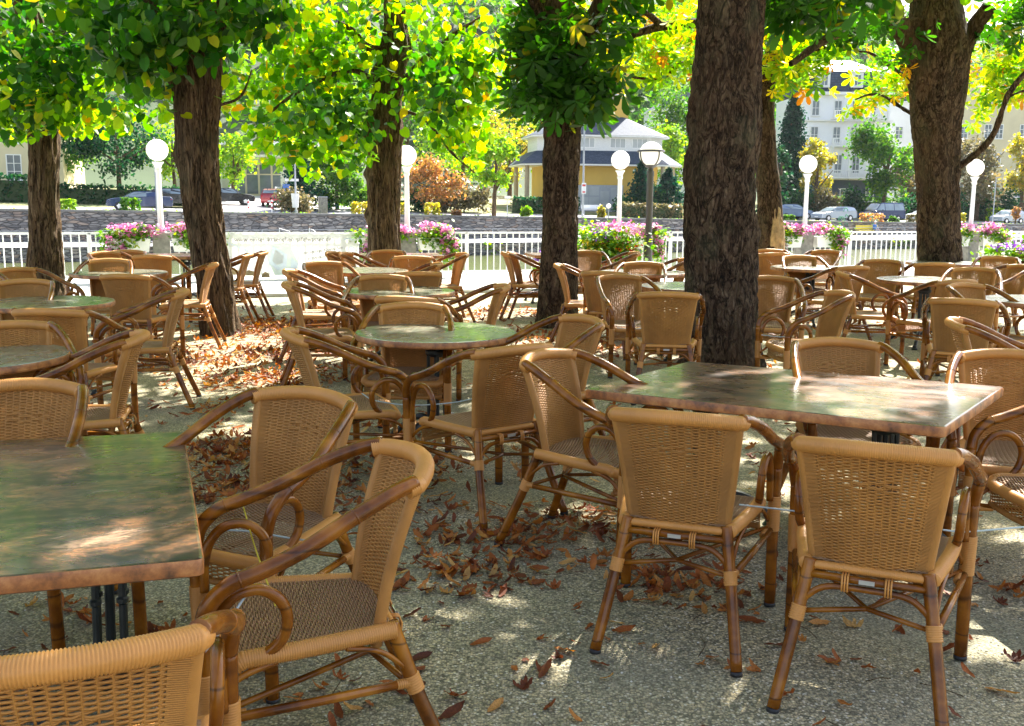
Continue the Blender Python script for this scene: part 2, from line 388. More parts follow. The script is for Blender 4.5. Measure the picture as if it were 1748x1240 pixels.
    g.l(v, bk.inputs[0]); bk.inputs['Scale'].default_value = 2.6; bk.inputs['Color1'].default_value = (.035, .05, .08, 1); bk.inputs['Color2'].default_value = (.06, .08, .12, 1); bk.inputs['Mortar'].default_value = (.02, .028, .04, 1)
    M['slate'] = g.surf(bk.outputs['Color'], .75, g.bump(g.noise(v, 5, 4), .3, .05), spec=.2)
    g = G('white_shingle'); v = g.coord('Object', (1, 1, 1)); bk = g.n('ShaderNodeTexBrick'); g.l(g.coord('Object', (1, 1, 1), (R(90), 0, 0)), bk.inputs[0])
    bk.inputs['Scale'].default_value = 3.0; bk.inputs['Color1'].default_value = (.72, .72, .70, 1); bk.inputs['Color2'].default_value = (.78, .78, .76, 1); bk.inputs['Mortar'].default_value = (.5, .5, .5, 1)
    M['shingle'] = g.surf(bk.outputs['Color'], .7)
    M['pane'] = simple('window_pane', (.12, .15, .17), .08, .2, 1.5, spec=.8)
    M['pale_pane'] = simple('blind_pane', (.42, .44, .44), .3, .1, 1.0)
    M['dark_base'] = simple('dark_blue_base', (.06, .08, .13), .8, .1)
    M['tan_col'] = simple('tan_column', (.42, .34, .22), .8, .08)
    # cars
    for nm, c in (('car_navy', (.018, .038, .11)), ('car_black', (.014, .016, .020)), ('car_red', (.30, .015, .02)), ('car_silver', (.42, .47, .52)), ('car_blue', (.08, .13, .22)), ('car_white', (.62, .66, .70))):
        g = G(nm); M[nm] = g.surf(g.ramp(g.noise(g.coord(), 2, 2), [(0, c), (1, tuple(x*1.1 for x in c))]), .25, None, metal=.3, coat=1.0, coat_rough=.04)
    M['tyre'] = simple('tyre', (.015, .015, .016), .8, .1)
    M['rim'] = simple('alloy_rim', (.75, .75, .77), .3, .1, metal=.8)
    M['carglass'] = simple('car_glass', (.20, .26, .30), .08, .25, 1.2, spec=.9)
    M['lamp_clear'] = simple('headlamp', (.7, .7, .72), .1, .05)
    M['lamp_red'] = simple('tail_lamp', (.45, .02, .02), .2, .1)
    M['plate'] = simple('number_plate', (.7, .7, .68), .5, .03)
    M['bench_yellow'] = simple('yellow_paint', (.62, .50, .04), .6, .08)
    M['cloth_blue'] = simple('blue_cloth', (.06, .16, .42), .9, .15)
    M['cloth_grey'] = simple('grey_cloth', (.20, .20, .24), .9, .15)
    M['skin'] = simple('skin', (.55, .32, .22), .6, .06)
    M['cap_white'] = simple('white_cap', (.75, .75, .74), .8, .04)
    M['sign_blue'] = simple('sign_blue', (.04, .14, .45), .5, .04)
    M['sign_white'] = simple('sign_white', (.75, .75, .75), .5, .04)
    M['sign_red'] = simple('sign_red', (.55, .04, .04), .5, .05)
    M['graffiti'] = simple('green_spray_paint', (.07, .26, .14), .85, .35, 5)
    M['hillgreen'] = simple('hill_ground', (.035, .06, .02), .95, .4, .05)
    M['terracotta'] = simple('terracotta_pot', (.38, .17, .08), .85, .2, 6)
mk_mats()
# ------------------------------------------------------------ wicker armchair
def back_s(s, t):
    hw = .163+.044*t
    return np.stack([s*hw, -.205-.125*t+.062*s*s*(.5+.5*t)+.012*np.sin(math.pi*t), .43+.405*t-.016*s*s*t+0*s], axis=-1)
def seat_s(u, v):
    hw = .182+.056*np.sin(np.clip(v, 0, 1)*math.pi/2)
    z = .448-.016*(1-u*u)*np.sin(math.pi*np.clip(v, 0, 1))-.035*np.clip((v-.86)/.14, 0, 1)**2
    return np.stack([u*hw, -.205+.44*v-.035*u*u*np.clip(v-.4, 0, 1), z+0*u], axis=-1)
def weave(mb, S, rows, staves, seg, th, h, amp, a0=0.02, a1=0.98, pattern=None, jit=.0004):
    nrm_dt = 1e-3
    k = staves*seg+1
    s = np.linspace(-1, 1, k)
    for r in range(rows):
        t = np.full(k, a0+(a1-a0)*(r+.5)/rows)
        t = t+rng.normal(0, jit, 1)
        P = S(s, t); dS = (S(s+nrm_dt, t)-P)/nrm_dt; dT = (S(s, t+nrm_dt)-P)/nrm_dt
        N = np.cross(dS, dT); N /= np.linalg.norm(N, axis=1)[:, None]
        U = dT/np.linalg.norm(dT, axis=1)[:, None]
        ph = (s+1)/2*staves*math.pi
        w = np.sin(ph+r*math.pi)
        edge = np.clip((1-np.abs(s))/.16, 0, 1)
        a = amp*w*edge
        if pattern is not None:
            a = pattern(a, s, t, r, ph)
        P2 = P+N*a[:, None]+U*(rng.normal(0, .0004, k)[:, None])
        mb.strand(P2, N, U, th, h)
    return mb
def chair_mesh_parts():
    out = {}
    # backrest
    mb = MB()
    def pat(a, s, t, r, ph):
        b = (np.abs(s) < .42) & (np.abs(t-.72) < .045)
        return np.where(b, .0042*np.sin(ph/2+(r//2)*math.pi/1.0), a)
    def S(s, t):
        # the lozenge near the top of the back is woven looser
        g = np.exp(-((t-.725)/.03)**2)*np.exp(-(s/.33)**4)
        return back_s(s, t)+np.stack([0*s, 0*s, .0022*g*np.sin(s*48)], axis=-1)
    weave(mb, S, 78, 17, 4, .0018, .0037, .0023, a0=-.05, a1=.985, pattern=pat)
    for i in range(18):
        s = -1+2*i/17
        t = np.linspace(0, 1, 26)
        mb.tube(back_s(np.full(26, s*.985), t), .0024 if 0 < i < 17 else .004, 5, False)
    for sg in (-1, 1):
        t = np.linspace(-.11, 1.0, 30)
        P = back_s(np.full(30, sg*1.0), t)
        mb.ribbed(P, .0155, .0052, .0010, 9)
        P = back_s(np.full(30, sg*.90), t); P[:, 1] -= .002
        P1 = P*1.0
        mb.strandband = None
        # cane wound from the side frame over the first stave
        for q in np.arange(-.09, .99, .0115):
            ss = sg*np.linspace(1.0, .80, 6)
            pp = back_s(ss, np.full(6, q))
            for off in (-1, 1):
                p2 = pp.copy(); N = np.array([0, 1, .28]); N /= np.linalg.norm(N)
                p2 += N*off*(.0135*np.linspace(1, .15, 6)[:, None])
                mb.strand(p2, np.tile(N, (6, 1)), np.tile([0, -.28, 1.0], (6, 1)), .0012, .0023)
    out['backrest'] = (mb.mesh('backrest', M['wicker'], 'all'), None)
    # rail
    s = np.linspace(-1.0, 1.0, 40); P = back_s(s, np.full(40, 1.0)); P[:, 2] += .004
    e0 = P[0]+np.array([-.010, .028, -.006]); e1 = P[-1]+np.array([.010, .028, -.006])
    P = np.vstack([e0, P, e1])
    mb = MB(); mb.ribbed(P, .0235, .006, .0018, 14); mb.ball(tuple(P[1]), .0235, 12, 8); mb.ball(tuple(P[-2]), .0235, 12, 8)
    out['top_rail'] = (mb.mesh('top_rail', M['rib'], 'all'), None)
    # seat
    mb = MB(); weave(mb, seat_s, 70, 22, 3, .0017, .0036, .0024, .0, 1.0)
    mb.mi = 1
    for i in range(9):                       # side, front and back rims, wound
        pass
    v = np.linspace(-.02, .93, 26)
    rim = [seat_s(np.array([-1.0]), np.array([q]))[0] for q in v]
    fr = [seat_s(np.array([q]), np.array([.965]))[0] for q in np.linspace(-.9, .9, 20)]
    ri2 = [seat_s(np.array([1.0]), np.array([q]))[0] for q in v[::-1]]
    loop = np.array(rim+fr+ri2); loop[:, 2] -= .014
    mb.ribbed(loop, .0215, .006, .0018, 12)
    bk = seat_s(np.linspace(-1, 1, 12), np.full(12, -.01)); bk[:, 2] -= .016
    mb.ribbed(bk, .014, .0052, .001, 8)
    # woven side bands over the rim
    out['seat'] = (mb.mesh('seat', [M['seat_weave'], M['rib']], 'all'), None)
    # apron
    mb = MB()
    def ap(s, t):
        return np.stack([s*.238, .225-.035*s*s+.004*np.sin(t*3), .335+.085*t+0*s], axis=-1)
    weave(mb, ap, 13, 20, 3, .0016, .0026, .0036)
    for i in range(21):
        mb.tube(ap(np.full(6, -1+2*i/20), np.linspace(0, 1, 6)), .002, 4, False)
    P = ap(np.linspace(-1, 1, 24), np.full(24, -.04)); mb.ribbed(P, .011, .0052, .001, 8)
    out['apron'] = (mb.mesh('apron', M['wicker'], 'all'), None)
    # arms, loops, legs
    for sg, nm in ((-1, 'L'), (1, 'R')):
        X = lambda x: sg*x
        arm = crom([(X(.213), -.262, .833), (X(.236), -.205, .818), (X(.265), -.10, .775), (X(.286), .02, .715), (X(.297), .12, .677), (X(.299), .195, .652), (X(.295), .247, .604), (X(.287), .264, .545)], 7)
        mb = MB(); mb.tube(arm, .0205, 14)
        for k, q in enumerate((14, 33)):     # cane joints
            P = Vector(arm[q]); T = (Vector(arm[q+1])-Vector(arm[q-1])).normalized()
            mb.tube([P-T*.003, P-T*.0012, P+T*.0012, P+T*.003], [.0206, .0219, .0219, .0206], 14)
        out['arm'+nm] = (mb.mesh('armrest', M['pole'], 'all'), None)
        c0 = Vector((X(.266), .225, .50))
        lp = [(X(.268), .244, .42), (X(.266), .242, .50), (X(.264), .225, .565), (X(.262), .185, .608), (X(.258), .13, .615), (X(.254), .085, .585), (X(.250), .065, .535), (X(.246), .078, .480), (X(.238), .115, .442), (X(.232), .145, .428)]
        mb = MB(); mb.tube(crom(lp, 6), .0145, 10)
        out['loop'+nm] = (mb.mesh('arm_loop', M['pole'], 'all'), None)
        # front leg with its wound block
        mb = MB(); P = crom([(X(.287), .264, .548), (X(.284), .262, .42), (X(.282), .258, .30), (X(.283), .254, .012)], 8)
        mb.tube(P, np.linspace(.0205, .0215, len(P)), 12)
        mb.mi = 1; mb.ribbed(crom([(X(.2843), .262, .435), (X(.282), .258, .30)], 6), .0228, .006, .0018, 12)
        mb.mi = 2; mb.tube([(X(.283), .254, .014), (X(.283), .254, .0)], .0222, 12)
        out['fleg'+nm] = (mb.mesh('leg', [M['pole'], M['rib'], M['rubber']], 'all'), None)
        mb = MB(); P = crom([(X(.170), -.205, .45), (X(.180), -.228, .38), (X(.203), -.275, .24), (X(.240), -.368, .012)], 7)
        mb.tube(P, np.linspace(.0205, .0195, len(P)), 12)
        a, b = Vector(P[11]), Vector(P[13])
        mb.mi = 1; mb.ribbed([a, (a+b)/2, b], .0218, .0065, .002, 12)
        mb.mi = 2; mb.tube([(X(.2395), -.367, .014), (X(.240), -.368, .0)], .0203, 12)
        out['rleg'+nm] = (mb.mesh('leg', [M['pole'], M['rib'], M['rubber']], 'all'), None)
        # side stretcher with small braces
        mb = MB(); mb.tube([(X(.200), -.250, .292), (X(.24), 0, .298), (X(.276), .25, .305)], .0125, 8)
        mb.tube(crom([(X(.196), -.240, .33), (X(.205), -.17, .39), (X(.22), -.08, .418)], 6), .0075, 7)
        mb.tube(crom([(X(.264), .25, .34), (X(.25), .18, .395), (X(.238), .09, .418)], 6), .0085, 7)
        mb.mi = 1; mb.ribbed([(X(.254), .17, .303), (X(.262), .245, .305)], .0128, .0055, .0012, 8)
        mb.ribbed([(X(.201), -.245, .292), (X(.206), -.21, .293)], .0128, .0055, .0012, 8)
        out['str'+nm] = (mb.mesh('stretcher', [M['pole'], M['rib']], 'all'), None)
    mb = MB()
    mb.tube([(-.19, -.222, .405), (0, -.235, .408), (.19, -.222, .405)], .0125, 9)
    mb.tube(crom([(-.195, -.243, .30), (-.165, -.243, .345), (-.11, -.240, .378), (0, -.240, .383), (.11, -.240, .378), (.165, -.243, .345), (.195, -.243, .30)], 6), 0.0105, 8)
    mb.tube([(-.20, -.247, .287), (0, -.18, .30), (.262, .23, .318)], .0085, 7)
    mb.tube([(.20, -.247, .287), (0, -.18, .30), (-.262, .23, .318)], .0085, 7)
    mb.mi = 1
    for x in (-.062, .062):
        for d in (-.008, 0, .008):
            mb.tube([(x+d, -.224, .422), (x+d, -.249, .42), (x+d, -.256, .40), (x+d, -.254, .375), (x+d, -.235, .37)], .0032, 5)
    out['brace'] = (mb.mesh('brace', [M['pole'], M['rib']], 'all'), None)
    mb = MB(); mb.box((0, -.2495, .409), (.045, .003, .013)); out['tag'] = (mb.mesh('maker_plate', M['metal_tag']), None)
    return out
CP = chair_mesh_parts()
CHAIR_PARTS = [('backrest', 'backrest', None), ('top_rail', 'top_rail', None), ('seat', 'seat', None), ('apron', 'apron', None),
    ('armL', 'armrest', None), ('armR', 'armrest', None), ('loopL', 'arm_loop', 'armL'), ('loopR', 'arm_loop', 'armR'),
    ('flegL', 'leg', None), ('flegR', 'leg', None), ('rlegL', 'leg', None), ('rlegR', 'leg', None),
    ('strL', 'stretcher', None), ('strR', 'stretcher', None), ('brace', 'brace', None), ('tag', 'maker_plate', 'brace')]
def make_chair():
    e = empty('wicker_armchair', 'chair', 'chair'); got = {}
    for key, nm, par in CHAIR_PARTS:
        o = bpy.data.objects.new(nm, CP[key][0]); C.objects.link(o); o.parent = got[par] if par else e; got[key] = o
    return e
chair0 = make_chair(); used = [False]
CHAIRS = []
def place_chair(px, py, yaw, label, group='wicker armchairs on the cafe terrace', pos=None, tilt=0):
    o = chair0 if not used[0] else copy_tree(chair0)
    used[0] = True
    a = R(yaw)
    if pos is None:
        p = at(px, py, .876)
        off = Matrix.Rotation(-a, 3, 'Z') @ Vector((0, -.342, 0))
        x, y = p.x-off.x, p.y-off.y
    else: x, y = pos
    o.scale = (1.02, 1.02, 1.02)
    o.location = (x, y, 0.002); o.rotation_euler = (R(random.uniform(-.6, .6)), R(random.uniform(-.6, .6)), -a)
    tag(o, label, 'armchair', group)
    CHAIRS.append((x, y, yaw, label)); return o

# ------------------------------------------------------------ tables
def make_table(kind, w=1.0, d=1.0):
    e = empty(kind+'_cafe_table', 't', 'table')
    T = .738
    mb = MB()
    if kind == 'round':
        r = w/2
        mb.lathe([(0, T-.040), (r-.008, T-.040), (r, T-.032), (r+.001, T-.010), (r-.004, T-.001)], 96); 
        ed = mb
        mt = MB(); mt.lathe([(r-.004, T-.0012), (r-.010, T+.0006), (r-.03, T+.001), (0, T+.001)], 96)
    else:
        def rr(k, rad, n=5):
            pts = []
            for cx, cy, a0 in ((w/2-rad, d/2-rad, 0), (-w/2+rad, d/2-rad, 90), (-w/2+rad, -d/2+rad, 180), (w/2-rad, -d/2+rad, 270)):
                for q in range(n): 
                    a = R(a0+90*q/(n-1)); pts.append((cx+(rad+k)*math.cos(a), cy+(rad+k)*math.sin(a)))
            return pts
        ed = MB()
        lv = [(rr(-.012, .02), T-.044), (rr(0, .02), T-.038), (rr(.001, .02), T-.008), (rr(-.003, .02), T-.001)]
        vs = [(x, y, z) for P, z in lv for x, y in P]; n = len(lv[0][0])
        fs = [tuple(range(n-1, -1, -1))]+[(k*n+i, k*n+(i+1) % n, (k+1)*n+(i+1) % n, (k+1)*n+i) for k in range(3) for i in range(n)]
        ed.add(vs, fs)
        mt = MB(); lv = [(rr(-.003, .02), T-.001), (rr(-.009, .02), T+.001)]
        vs = [(x, y, z) for P, z in lv for x, y in P]
        mt.add(vs, [(i, (i+1) % n, n+(i+1) % n, n+i) for i in range(n)]+[tuple(range(n, 2*n))])
    top = mt.build('tabletop', M['laminate' if kind != 'round' else 'laminate_sky_sheen'], e, smooth=(kind == 'round'))
    ed.build('edge_band', M['edge'], top)
    centres = [0] if kind == 'round' else [-w*.27, w*.27]
    for cx in centres:
        mb = MB()
        for a in (45, 135, 225, 315):
            ca, sa = math.cos(R(a)), math.sin(R(a))
            x, y = cx+.052*ca, .052*sa
            mb.tube([(x, y, .15), (x, y, .66)], .011, 8)
            for z in (.18, .40, .60): mb.lathe([(.011, -.012), (.017, -.006), (.017, .006), (.011, .012)], 8, (x, y, z))
            mb.tube(crom([(x, y, .60), (cx+.07*ca, .07*sa, .66), (cx+.13*ca, .13*sa, .69), (cx+.21*ca, .21*sa, .702)], 4), [.013]*13, 6)
        mb.lathe([(.06, .13), (.085, .15), (.085, .17), (.06, .18), (.06, .19)], 12, (cx, 0, 0))
        mb.lathe([(.05, .58), (.072, .60), (.072, .62), (.05, .64)], 12, (cx, 0, 0))
        mb.tube([(cx, 0, .18), (cx, 0, .60)], .014, 8)
        col = mb.build('pedestal', M['iron'], e)
        for a in ((0, 90, 180, 270) if kind == 'round' else (45, 135, 225, 315)):
            ca, sa = math.cos(R(a)), math.sin(R(a)); fb = MB()
            L = .36 if kind == 'round' else .33
            fb.tube(crom([(cx+.04*ca, .04*sa, .15), (cx+.12*ca, .12*sa, .175), (cx+.22*ca, .22*sa, .145), (cx+.31*ca, .31*sa, .07), (cx+L*ca, L*sa, .024)], 5), [.024-.0004*i for i in range(21)], 8)
            fb.lathe([(.032, 0), (.034, .01), (.022, .022), (.020, .045)], 10, (cx+L*ca, L*sa, 0))
            fb.build('foot', M['iron'], col)
    if kind == 'rectangular':
        mb = MB()
        for y in (-.12, .12): mb.box((0, y, T-.0605), (w*.84, .03, .03))
        for cx in centres: mb.box((cx, 0, T-.056), (.05, d*.7, .02))
        mb.build('under_frame', M['iron'], e)
    return e
TB = {}
TABLES = []
def place_table(kind, x, y, rz, label, w=1.0, d=1.0, group=None):
    k = (kind, w, d)
    if k not in TB: TB[k] = make_table(kind, w, d); o = TB[k]
    else: o = copy_tree(TB[k])
    o.location = (x, y, 0.001); o.rotation_euler = (0, 0, rz); tag(o, label, 'table', group)
    if not group and 'group' in o: del o['group']
    TABLES.append((x, y, label)); return o
RG = 'round cafe tables'
for px, py, label in (
    (745, 566, 'large round table with sunlit greenish top in the middle of the terrace'),
    (681, 496, 'round table just behind the central round table, dappled greenish top'),
    (622, 461, 'third round table of the middle row counted from the front'),
    (78, 515, 'round dark green-topped table cut by the left frame edge behind a back-turned chair'),
    (203, 465, 'round pale shiny table on the left between two tree trunks'),
    (-62, 607, 'round table of which only its right rim shows at the left frame edge'),
    (1098, 464, 'round table in front of the black lamp post and the bushy flower tub'),
    (1180, 488, 'round table mostly hidden behind the thickest tree trunk'),
    (1385, 456, 'round sunlit table right of the hollow tree with black pedestal in view'),
    (1580, 477, 'round greenish table in front of the thick right hand tree'),
    (1612, 448, 'round table close to the foot of the right hand tree'),
    (1782, 512, 'round table running out of the frame on the right'),
    ):
    p = at(px, py, .74)
    place_table('round', p.x, p.y, R(random.uniform(0, 90)), label, 1.02, 1.02, RG)
# rectangular tables near the camera: corner pixels -> centre and heading
def rect_fit(x, y, rot, w, d, label):
    o = place_table('rectangular', x, y, rot[2], label, w, d); o.rotation_euler = rot; return o, 0, 0
def rect_from(nl, nr, fr, w, d, label, grp=None):
    a, b, c = at(*nl, .74), at(*nr, .74), at(*fr, .74)
    u = (b-a).normalized(); ang = math.atan2(u.y, u.x)
    n = Vector((-u.y, u.x, 0))
    ctr = b-u*w/2+n*d/2
    return place_table('rectangular', ctr.x, ctr.y, ang, label, w, d, grp), (b-a).length, (c-b).length
A_, wa, da = rect_fit(1.283, 4.409, (-.001, -.031, -.641), 1.56, 1.04, 'rectangular stone-look table in the right foreground with brown edge and white mark')
B_, wb, db = rect_fit(-1.457, 2.694, (-.024, .021, .346), 1.04, 1.50, 'rectangular mottled table at the lower left edge with a bright sun patch')
mkp = at(1648, 691, .7405)
def text_mesh(s, size, mat, parent, loc, rot, name='lettering', extrude=.0005, shear=0):
    cu = bpy.data.curves.new(name, 'FONT'); cu.body = s; cu.size = size; cu.extrude = extrude; cu.align_x = 'CENTER'; cu.shear = shear
    t = bpy.data.objects.new(name, cu); C.objects.link(t)
    dg = bpy.context.evaluated_depsgraph_get(); me = bpy.data.meshes.new_from_object(t.evaluated_get(dg))
    bpy.data.objects.remove(t); me.materials.clear(); me.materials.append(mat)
    o = bpy.data.objects.new(name, me); C.objects.link(o); o.parent = parent; o.location = loc; o.rotation_euler = rot
    return o
A_top = [k for k in kids(A_) if k.name.startswith('tabletop')][0]
lm = Matrix.Rotation(-A_.rotation_euler.z, 3, 'Z') @ (mkp-Vector(A_.location))
text_mesh('N', .065, M['white_metal'], A_top, (lm.x, lm.y, .7395+.0006), (0, 0, R(20)), 'table_mark', .0004)
for px0, px1, py, label, dep in ((205, 345, 436, 'narrow rectangular table beyond the round pale table, near the banner', .75), (615, 752, 435, 'rectangular table in front of the middle lime tree trunk', .75), (903, 1017, 434, 'rectangular pale wooden-looking table behind the leafy chestnut trunk', .7)):
    a, b = at(px0, py, .74), at(px1, py, .74); w = round((b-a).length, 2); c = (a+b)/2
    place_table('rectangular', c.x, c.y+.1, R(12), label, w, dep, 'rectangular tables at the back of the terrace')

CH = [
 # foreground
 (92, 1122, -20, 'chair at the bottom left corner, cropped, its back turned to us'),
 (722, 770, -109, 'chair left of centre foreground facing left with an orange thread on its arm'),
 (540, 664, -152, 'chair facing the camera behind the big foreground chair with the seat in view'),
 (58, 648, 178, 'chair behind the lower left table, only its rounded back top and right arm showing'),
 (1152, 704, 20, 'chair seen from behind at the left side of the right foreground table'),
 (1495, 758, 24, 'chair seen from behind at the right corner of the right foreground table'),
 (1420, 577, 178, 'chair facing us on the far side of the right foreground table'),
 (1722, 598, -163, 'chair with large woven back cut by the right edge beyond the table end'),
 (912, 600, 122, 'chair facing right at the left end of the right foreground table'),
 # left
 (12, 548, 150, 'chair with looping arm at the left edge beside the cut round table'),
 (250, 568, -104, 'chair facing left with long arms behind the lower left table'),
 (72, 528, 2, 'chair with its back to us below the dark green round table at left'),
 (50, 477, 175, 'chair facing us behind the dark green round table at left'),
 (18, 457, 112, 'chair facing right at the far left with one long arm towards the trunk'),
 (318, 494, -102, 'chair facing left in the middle left with its splayed rear legs on the leaves'),
 (208, 469, 3, 'chair turned away from us in front of the pale round table on the left'),
 (188, 442, 172, 'chair facing us behind the pale round table on the left'),
 (256, 436, -4, 'chair turned away at the narrow table beyond the pale round table'),
 (172, 430, 125, 'chair angled right at the left end of the narrow far table'),
 (220, 427, 176, 'chair on the far side of the narrow table below the pink flowers at left'),
 (369, 449, -100, 'chair facing left against the foot of the leaning lime tree'),
 (430, 433, -98, 'left one of two chairs side by side before the banner'),
 (455, 429, -98, 'right one of two chairs side by side before the banner'),
 (-8, 430, -95, 'chair of which a sliver of the back shows at the left edge'),
 # middle
 (486, 564, 70, 'chair facing right at the left of the central round table'),
 (707, 517, 182, 'chair facing us behind the central round table'),
 (893, 591, -36, 'chair seen from behind at the near right of the central round table'),
 (1010, 541, -118, 'chair facing left at the right of the central round table'),
 (482, 483, 78, 'chair facing right at the left of the second round table, near the leaf litter'),
 (484, 461, 84, 'lighter chair facing right just behind another one left of the second round table'),
 (688, 506, 8, 'chair turned away in front of the second round table, arm crossing another back'),
 (868, 486, -96, 'chair facing left at the right of the second round table'),
 (655, 469, 178, 'chair facing us behind the second round table'),
 (716, 465, -20, 'chair turned away on the near right of the third round table'),
 (549, 446, 150, 'chair facing us at the left of the third round table'),
 (755, 449, -100, 'chair facing left at the right of the third round table'),
 (558, 430, 98, 'left one of two far chairs facing right before the banner end'),
 (583, 431, 98, 'right one of two far chairs facing right before the banner end'),
 (663, 427, 178, 'chair facing us at the foot of the middle lime tree'),
 (704, 437, -3, 'chair turned away at the table before the middle lime tree'),
 (797, 432, -108, 'chair facing left in the sunlit gap right of the middle lime tree'),
 # right middle
 (856, 431, 84, 'chair facing right at the pale table left of the leafy chestnut trunk'),
 (868, 430, 80, 'chair tucked behind its twin left of the leafy chestnut trunk'),
 (946, 451, 95, 'chair facing right overlapping the leafy chestnut trunk'),
 (1030, 463, 15, 'chair turned away left of its twin between the two big trunks'),
 (1052, 469, 163, 'chair facing us between the two big trunks with a looping left arm'),
 (1100, 447, -165, 'chair facing us behind the round table near the black lamp post'),
 (1090, 430, -95, 'chair with sun-glinting arms in front of the flower tub'),
 (1000, 428, 178, 'chair whose back peeps out behind the leafy chestnut trunk'),
 (1142, 500, 6, 'chair turned away pushed against the left of the thickest trunk'),
 (1316, 471, -165, 'chair facing us just right of the thickest trunk'),
 (1448, 497, -98, 'chair facing left with long arms right of the thickest trunk'),
 (1178, 441, -95, 'chair seen as a thin slice left of the thickest trunk near the fence'),
 # right back
 (1362, 436, 177, 'chair facing us on the far side of the sunlit round table at right'),
 (1415, 427, -140, 'small far chair facing left right of the hollow tree near the fence'),
 (1325, 432, -10, 'chair turned away just right of the hollow tree'),
 (1312, 425, 175, 'farthest chair right of the hollow tree, below the white flower box'),
 (1464, 454, -25, 'sunlit chair with glowing open weave turned away at the sunlit round table'),
 (1430, 464, 98, 'chair facing right at the left of the greenish round table on the right'),
 (1508, 443, -150, 'chair facing us behind the greenish round table on the right'),
 (1600, 449, 5, 'chair turned away at the table by the foot of the right hand tree'),
 (1666, 457, -150, 'chair facing left with open weave right of the greenish round table'),
 (1706, 437, -150, 'chair in front of the red flowers at the right edge'),
 (1645, 478, -20, 'chair turned away on the near side of the greenish round table'),
 (1636, 484, 155, 'chair facing right between two back-turned chairs on the right'),
 (1642, 510, 28, 'plain-backed chair turned away toward the table cut by the right edge'),
 (1618, 545, 108, 'chair facing right behind the right foreground table with a long near arm'),
 (1752, 452, -98, 'chair at the right edge with only its arms in frame beside the flowers'),
]
for c in CH: place_chair(*c)
place_chair(0, 0, -97, 'chair entering from the right edge in the foreground, only arms and seat showing', pos=(2.22, 3.78))
# ------------------------------------------------------------ leaves
def tpl_lime():
    # heart shaped leaf, two halves folded along the midrib; unit length along -z (hanging)
    L = [(0, 0), (-.28, .06), (-.46, -.22), (-.42, -.55), (-.18, -.88), (0, -1.02)]
    V = []; F_ = []
    for sg in (-1, 1):
        b = len(V); V += [(sg*-x, .22*abs(x)+.06*math.sin(y*3), y) for x, y in L]
        f = list(range(b, b+len(L))); F_.append(f if sg > 0 else f[::-1])
    return np.array(V), F_
def tpl_chest():
    V = []; F_ = []
    for a, l in ((-100, .62), (-52, .86), (0, 1.0), (50, .88), (98, .6)):
        ca, sa = math.cos(R(a)), math.sin(R(a)); b = len(V)
        for (u, w) in ((0.02, 0), (.35, .10), (.68, .19), (.88, .15), (1.0, 0), (.88, -.15), (.68, -.19), (.35, -.10)):
            x = w*l; z = -u*l; y = .30*u*u*l+.10*abs(w)
            V.append((x*ca-z*sa*.95, y+abs(sa)*.12*u, x*sa+z*ca))
        F_.append(list(range(b, b+8)))
    return np.array(V), F_
def tpl_quad():
    V = np.array([(-.42, .05, -.1), (0, 0, 0.08), (.42, .05, -.1), (.34, .0, -.75), (0, .06, -1.0), (-.34, 0, -.75)])
    return V, [[0, 1, 2, 3, 4, 5]]
TPL = {'lime': tpl_lime(), 'chest': tpl_chest(), 'quad': tpl_quad()}
HOLES = []
def sunhole(px, py, z, r, n=2):          # gap cut into the crowns along the sun's ray to put a light patch here
    c = at(px, py, z)
    for _ in range(n): HOLES.append((np.array(c)+np.array([random.uniform(-r, r)*.8, random.uniform(-r, r)*.8, 0]), r*random.uniform(.7, 1.1)))
for a_ in ((120, 950, .74, .11, 3), (20, 800, .74, .05, 1), (240, 815, .74, .05, 1), (1290, 642, .74, .12, 3), (1370, 655, .74, .10, 2), (1500, 672, .74, .12, 3), (1420, 690, .74, .09, 2), (1620, 690, .74, .07, 1), (1530, 655, .74, .08, 2),
           (950, 1120, 0, .10, 2), (1230, 1180, 0, .08, 1), (1110, 1090, 0, .09, 2), (1420, 1150, 0, .10, 2), (1010, 870, 0, .10, 2), (1300, 1010, 0, .09, 2), (1540, 1050, 0, .14, 3), (1700, 1100, 0, .16, 3), (560, 760, 0, .1, 2), (1650, 1030, 0, .1, 2), (1480, 940, 0, .08, 1), (860, 1080, 0, .08, 1), (740, 960, 0, .09, 1), (1190, 940, 0, .07, 1), (930, 1010, 0, .08, 1),
           (430, 735, 0, .14, 3), (440, 700, 0, .12, 2), (320, 690, 0, .12, 2), (400, 620, 0, .28, 6), (450, 645, 0, .25, 4), (330, 600, 0, .25, 4), (480, 600, 0, .25, 3), (880, 580, 0, .3, 3), (600, 640, 0, .12, 1), (700, 565, .74, .1, 2), (780, 560, .74, .1, 2), (650, 495, .74, .15, 2), (720, 498, .74, .1, 2),
           (800, 780, 0, .1, 1), (1000, 800, .45, .08, 1), (1420, 640, 0, .3, 3), (1500, 600, 0, .35, 4), (1400, 590, 0, .25, 3), (200, 465, .74, .4, 2), (1380, 455, .74, .4, 2), (1000, 600, 0, .2, 2), (560, 860, 0, .07, 1), (690, 1060, 0, .07, 1)):
    sunhole(*a_)
def cut_holes(P):
    keep = np.ones(len(P), bool); s = np.array(SUNV)
    for c, r in HOLES:
        q = P-c; d = q-np.outer(q @ s, s); keep &= (np.linalg.norm(d, axis=1) > r+.10) | (q @ s < .5)
    return P[keep]
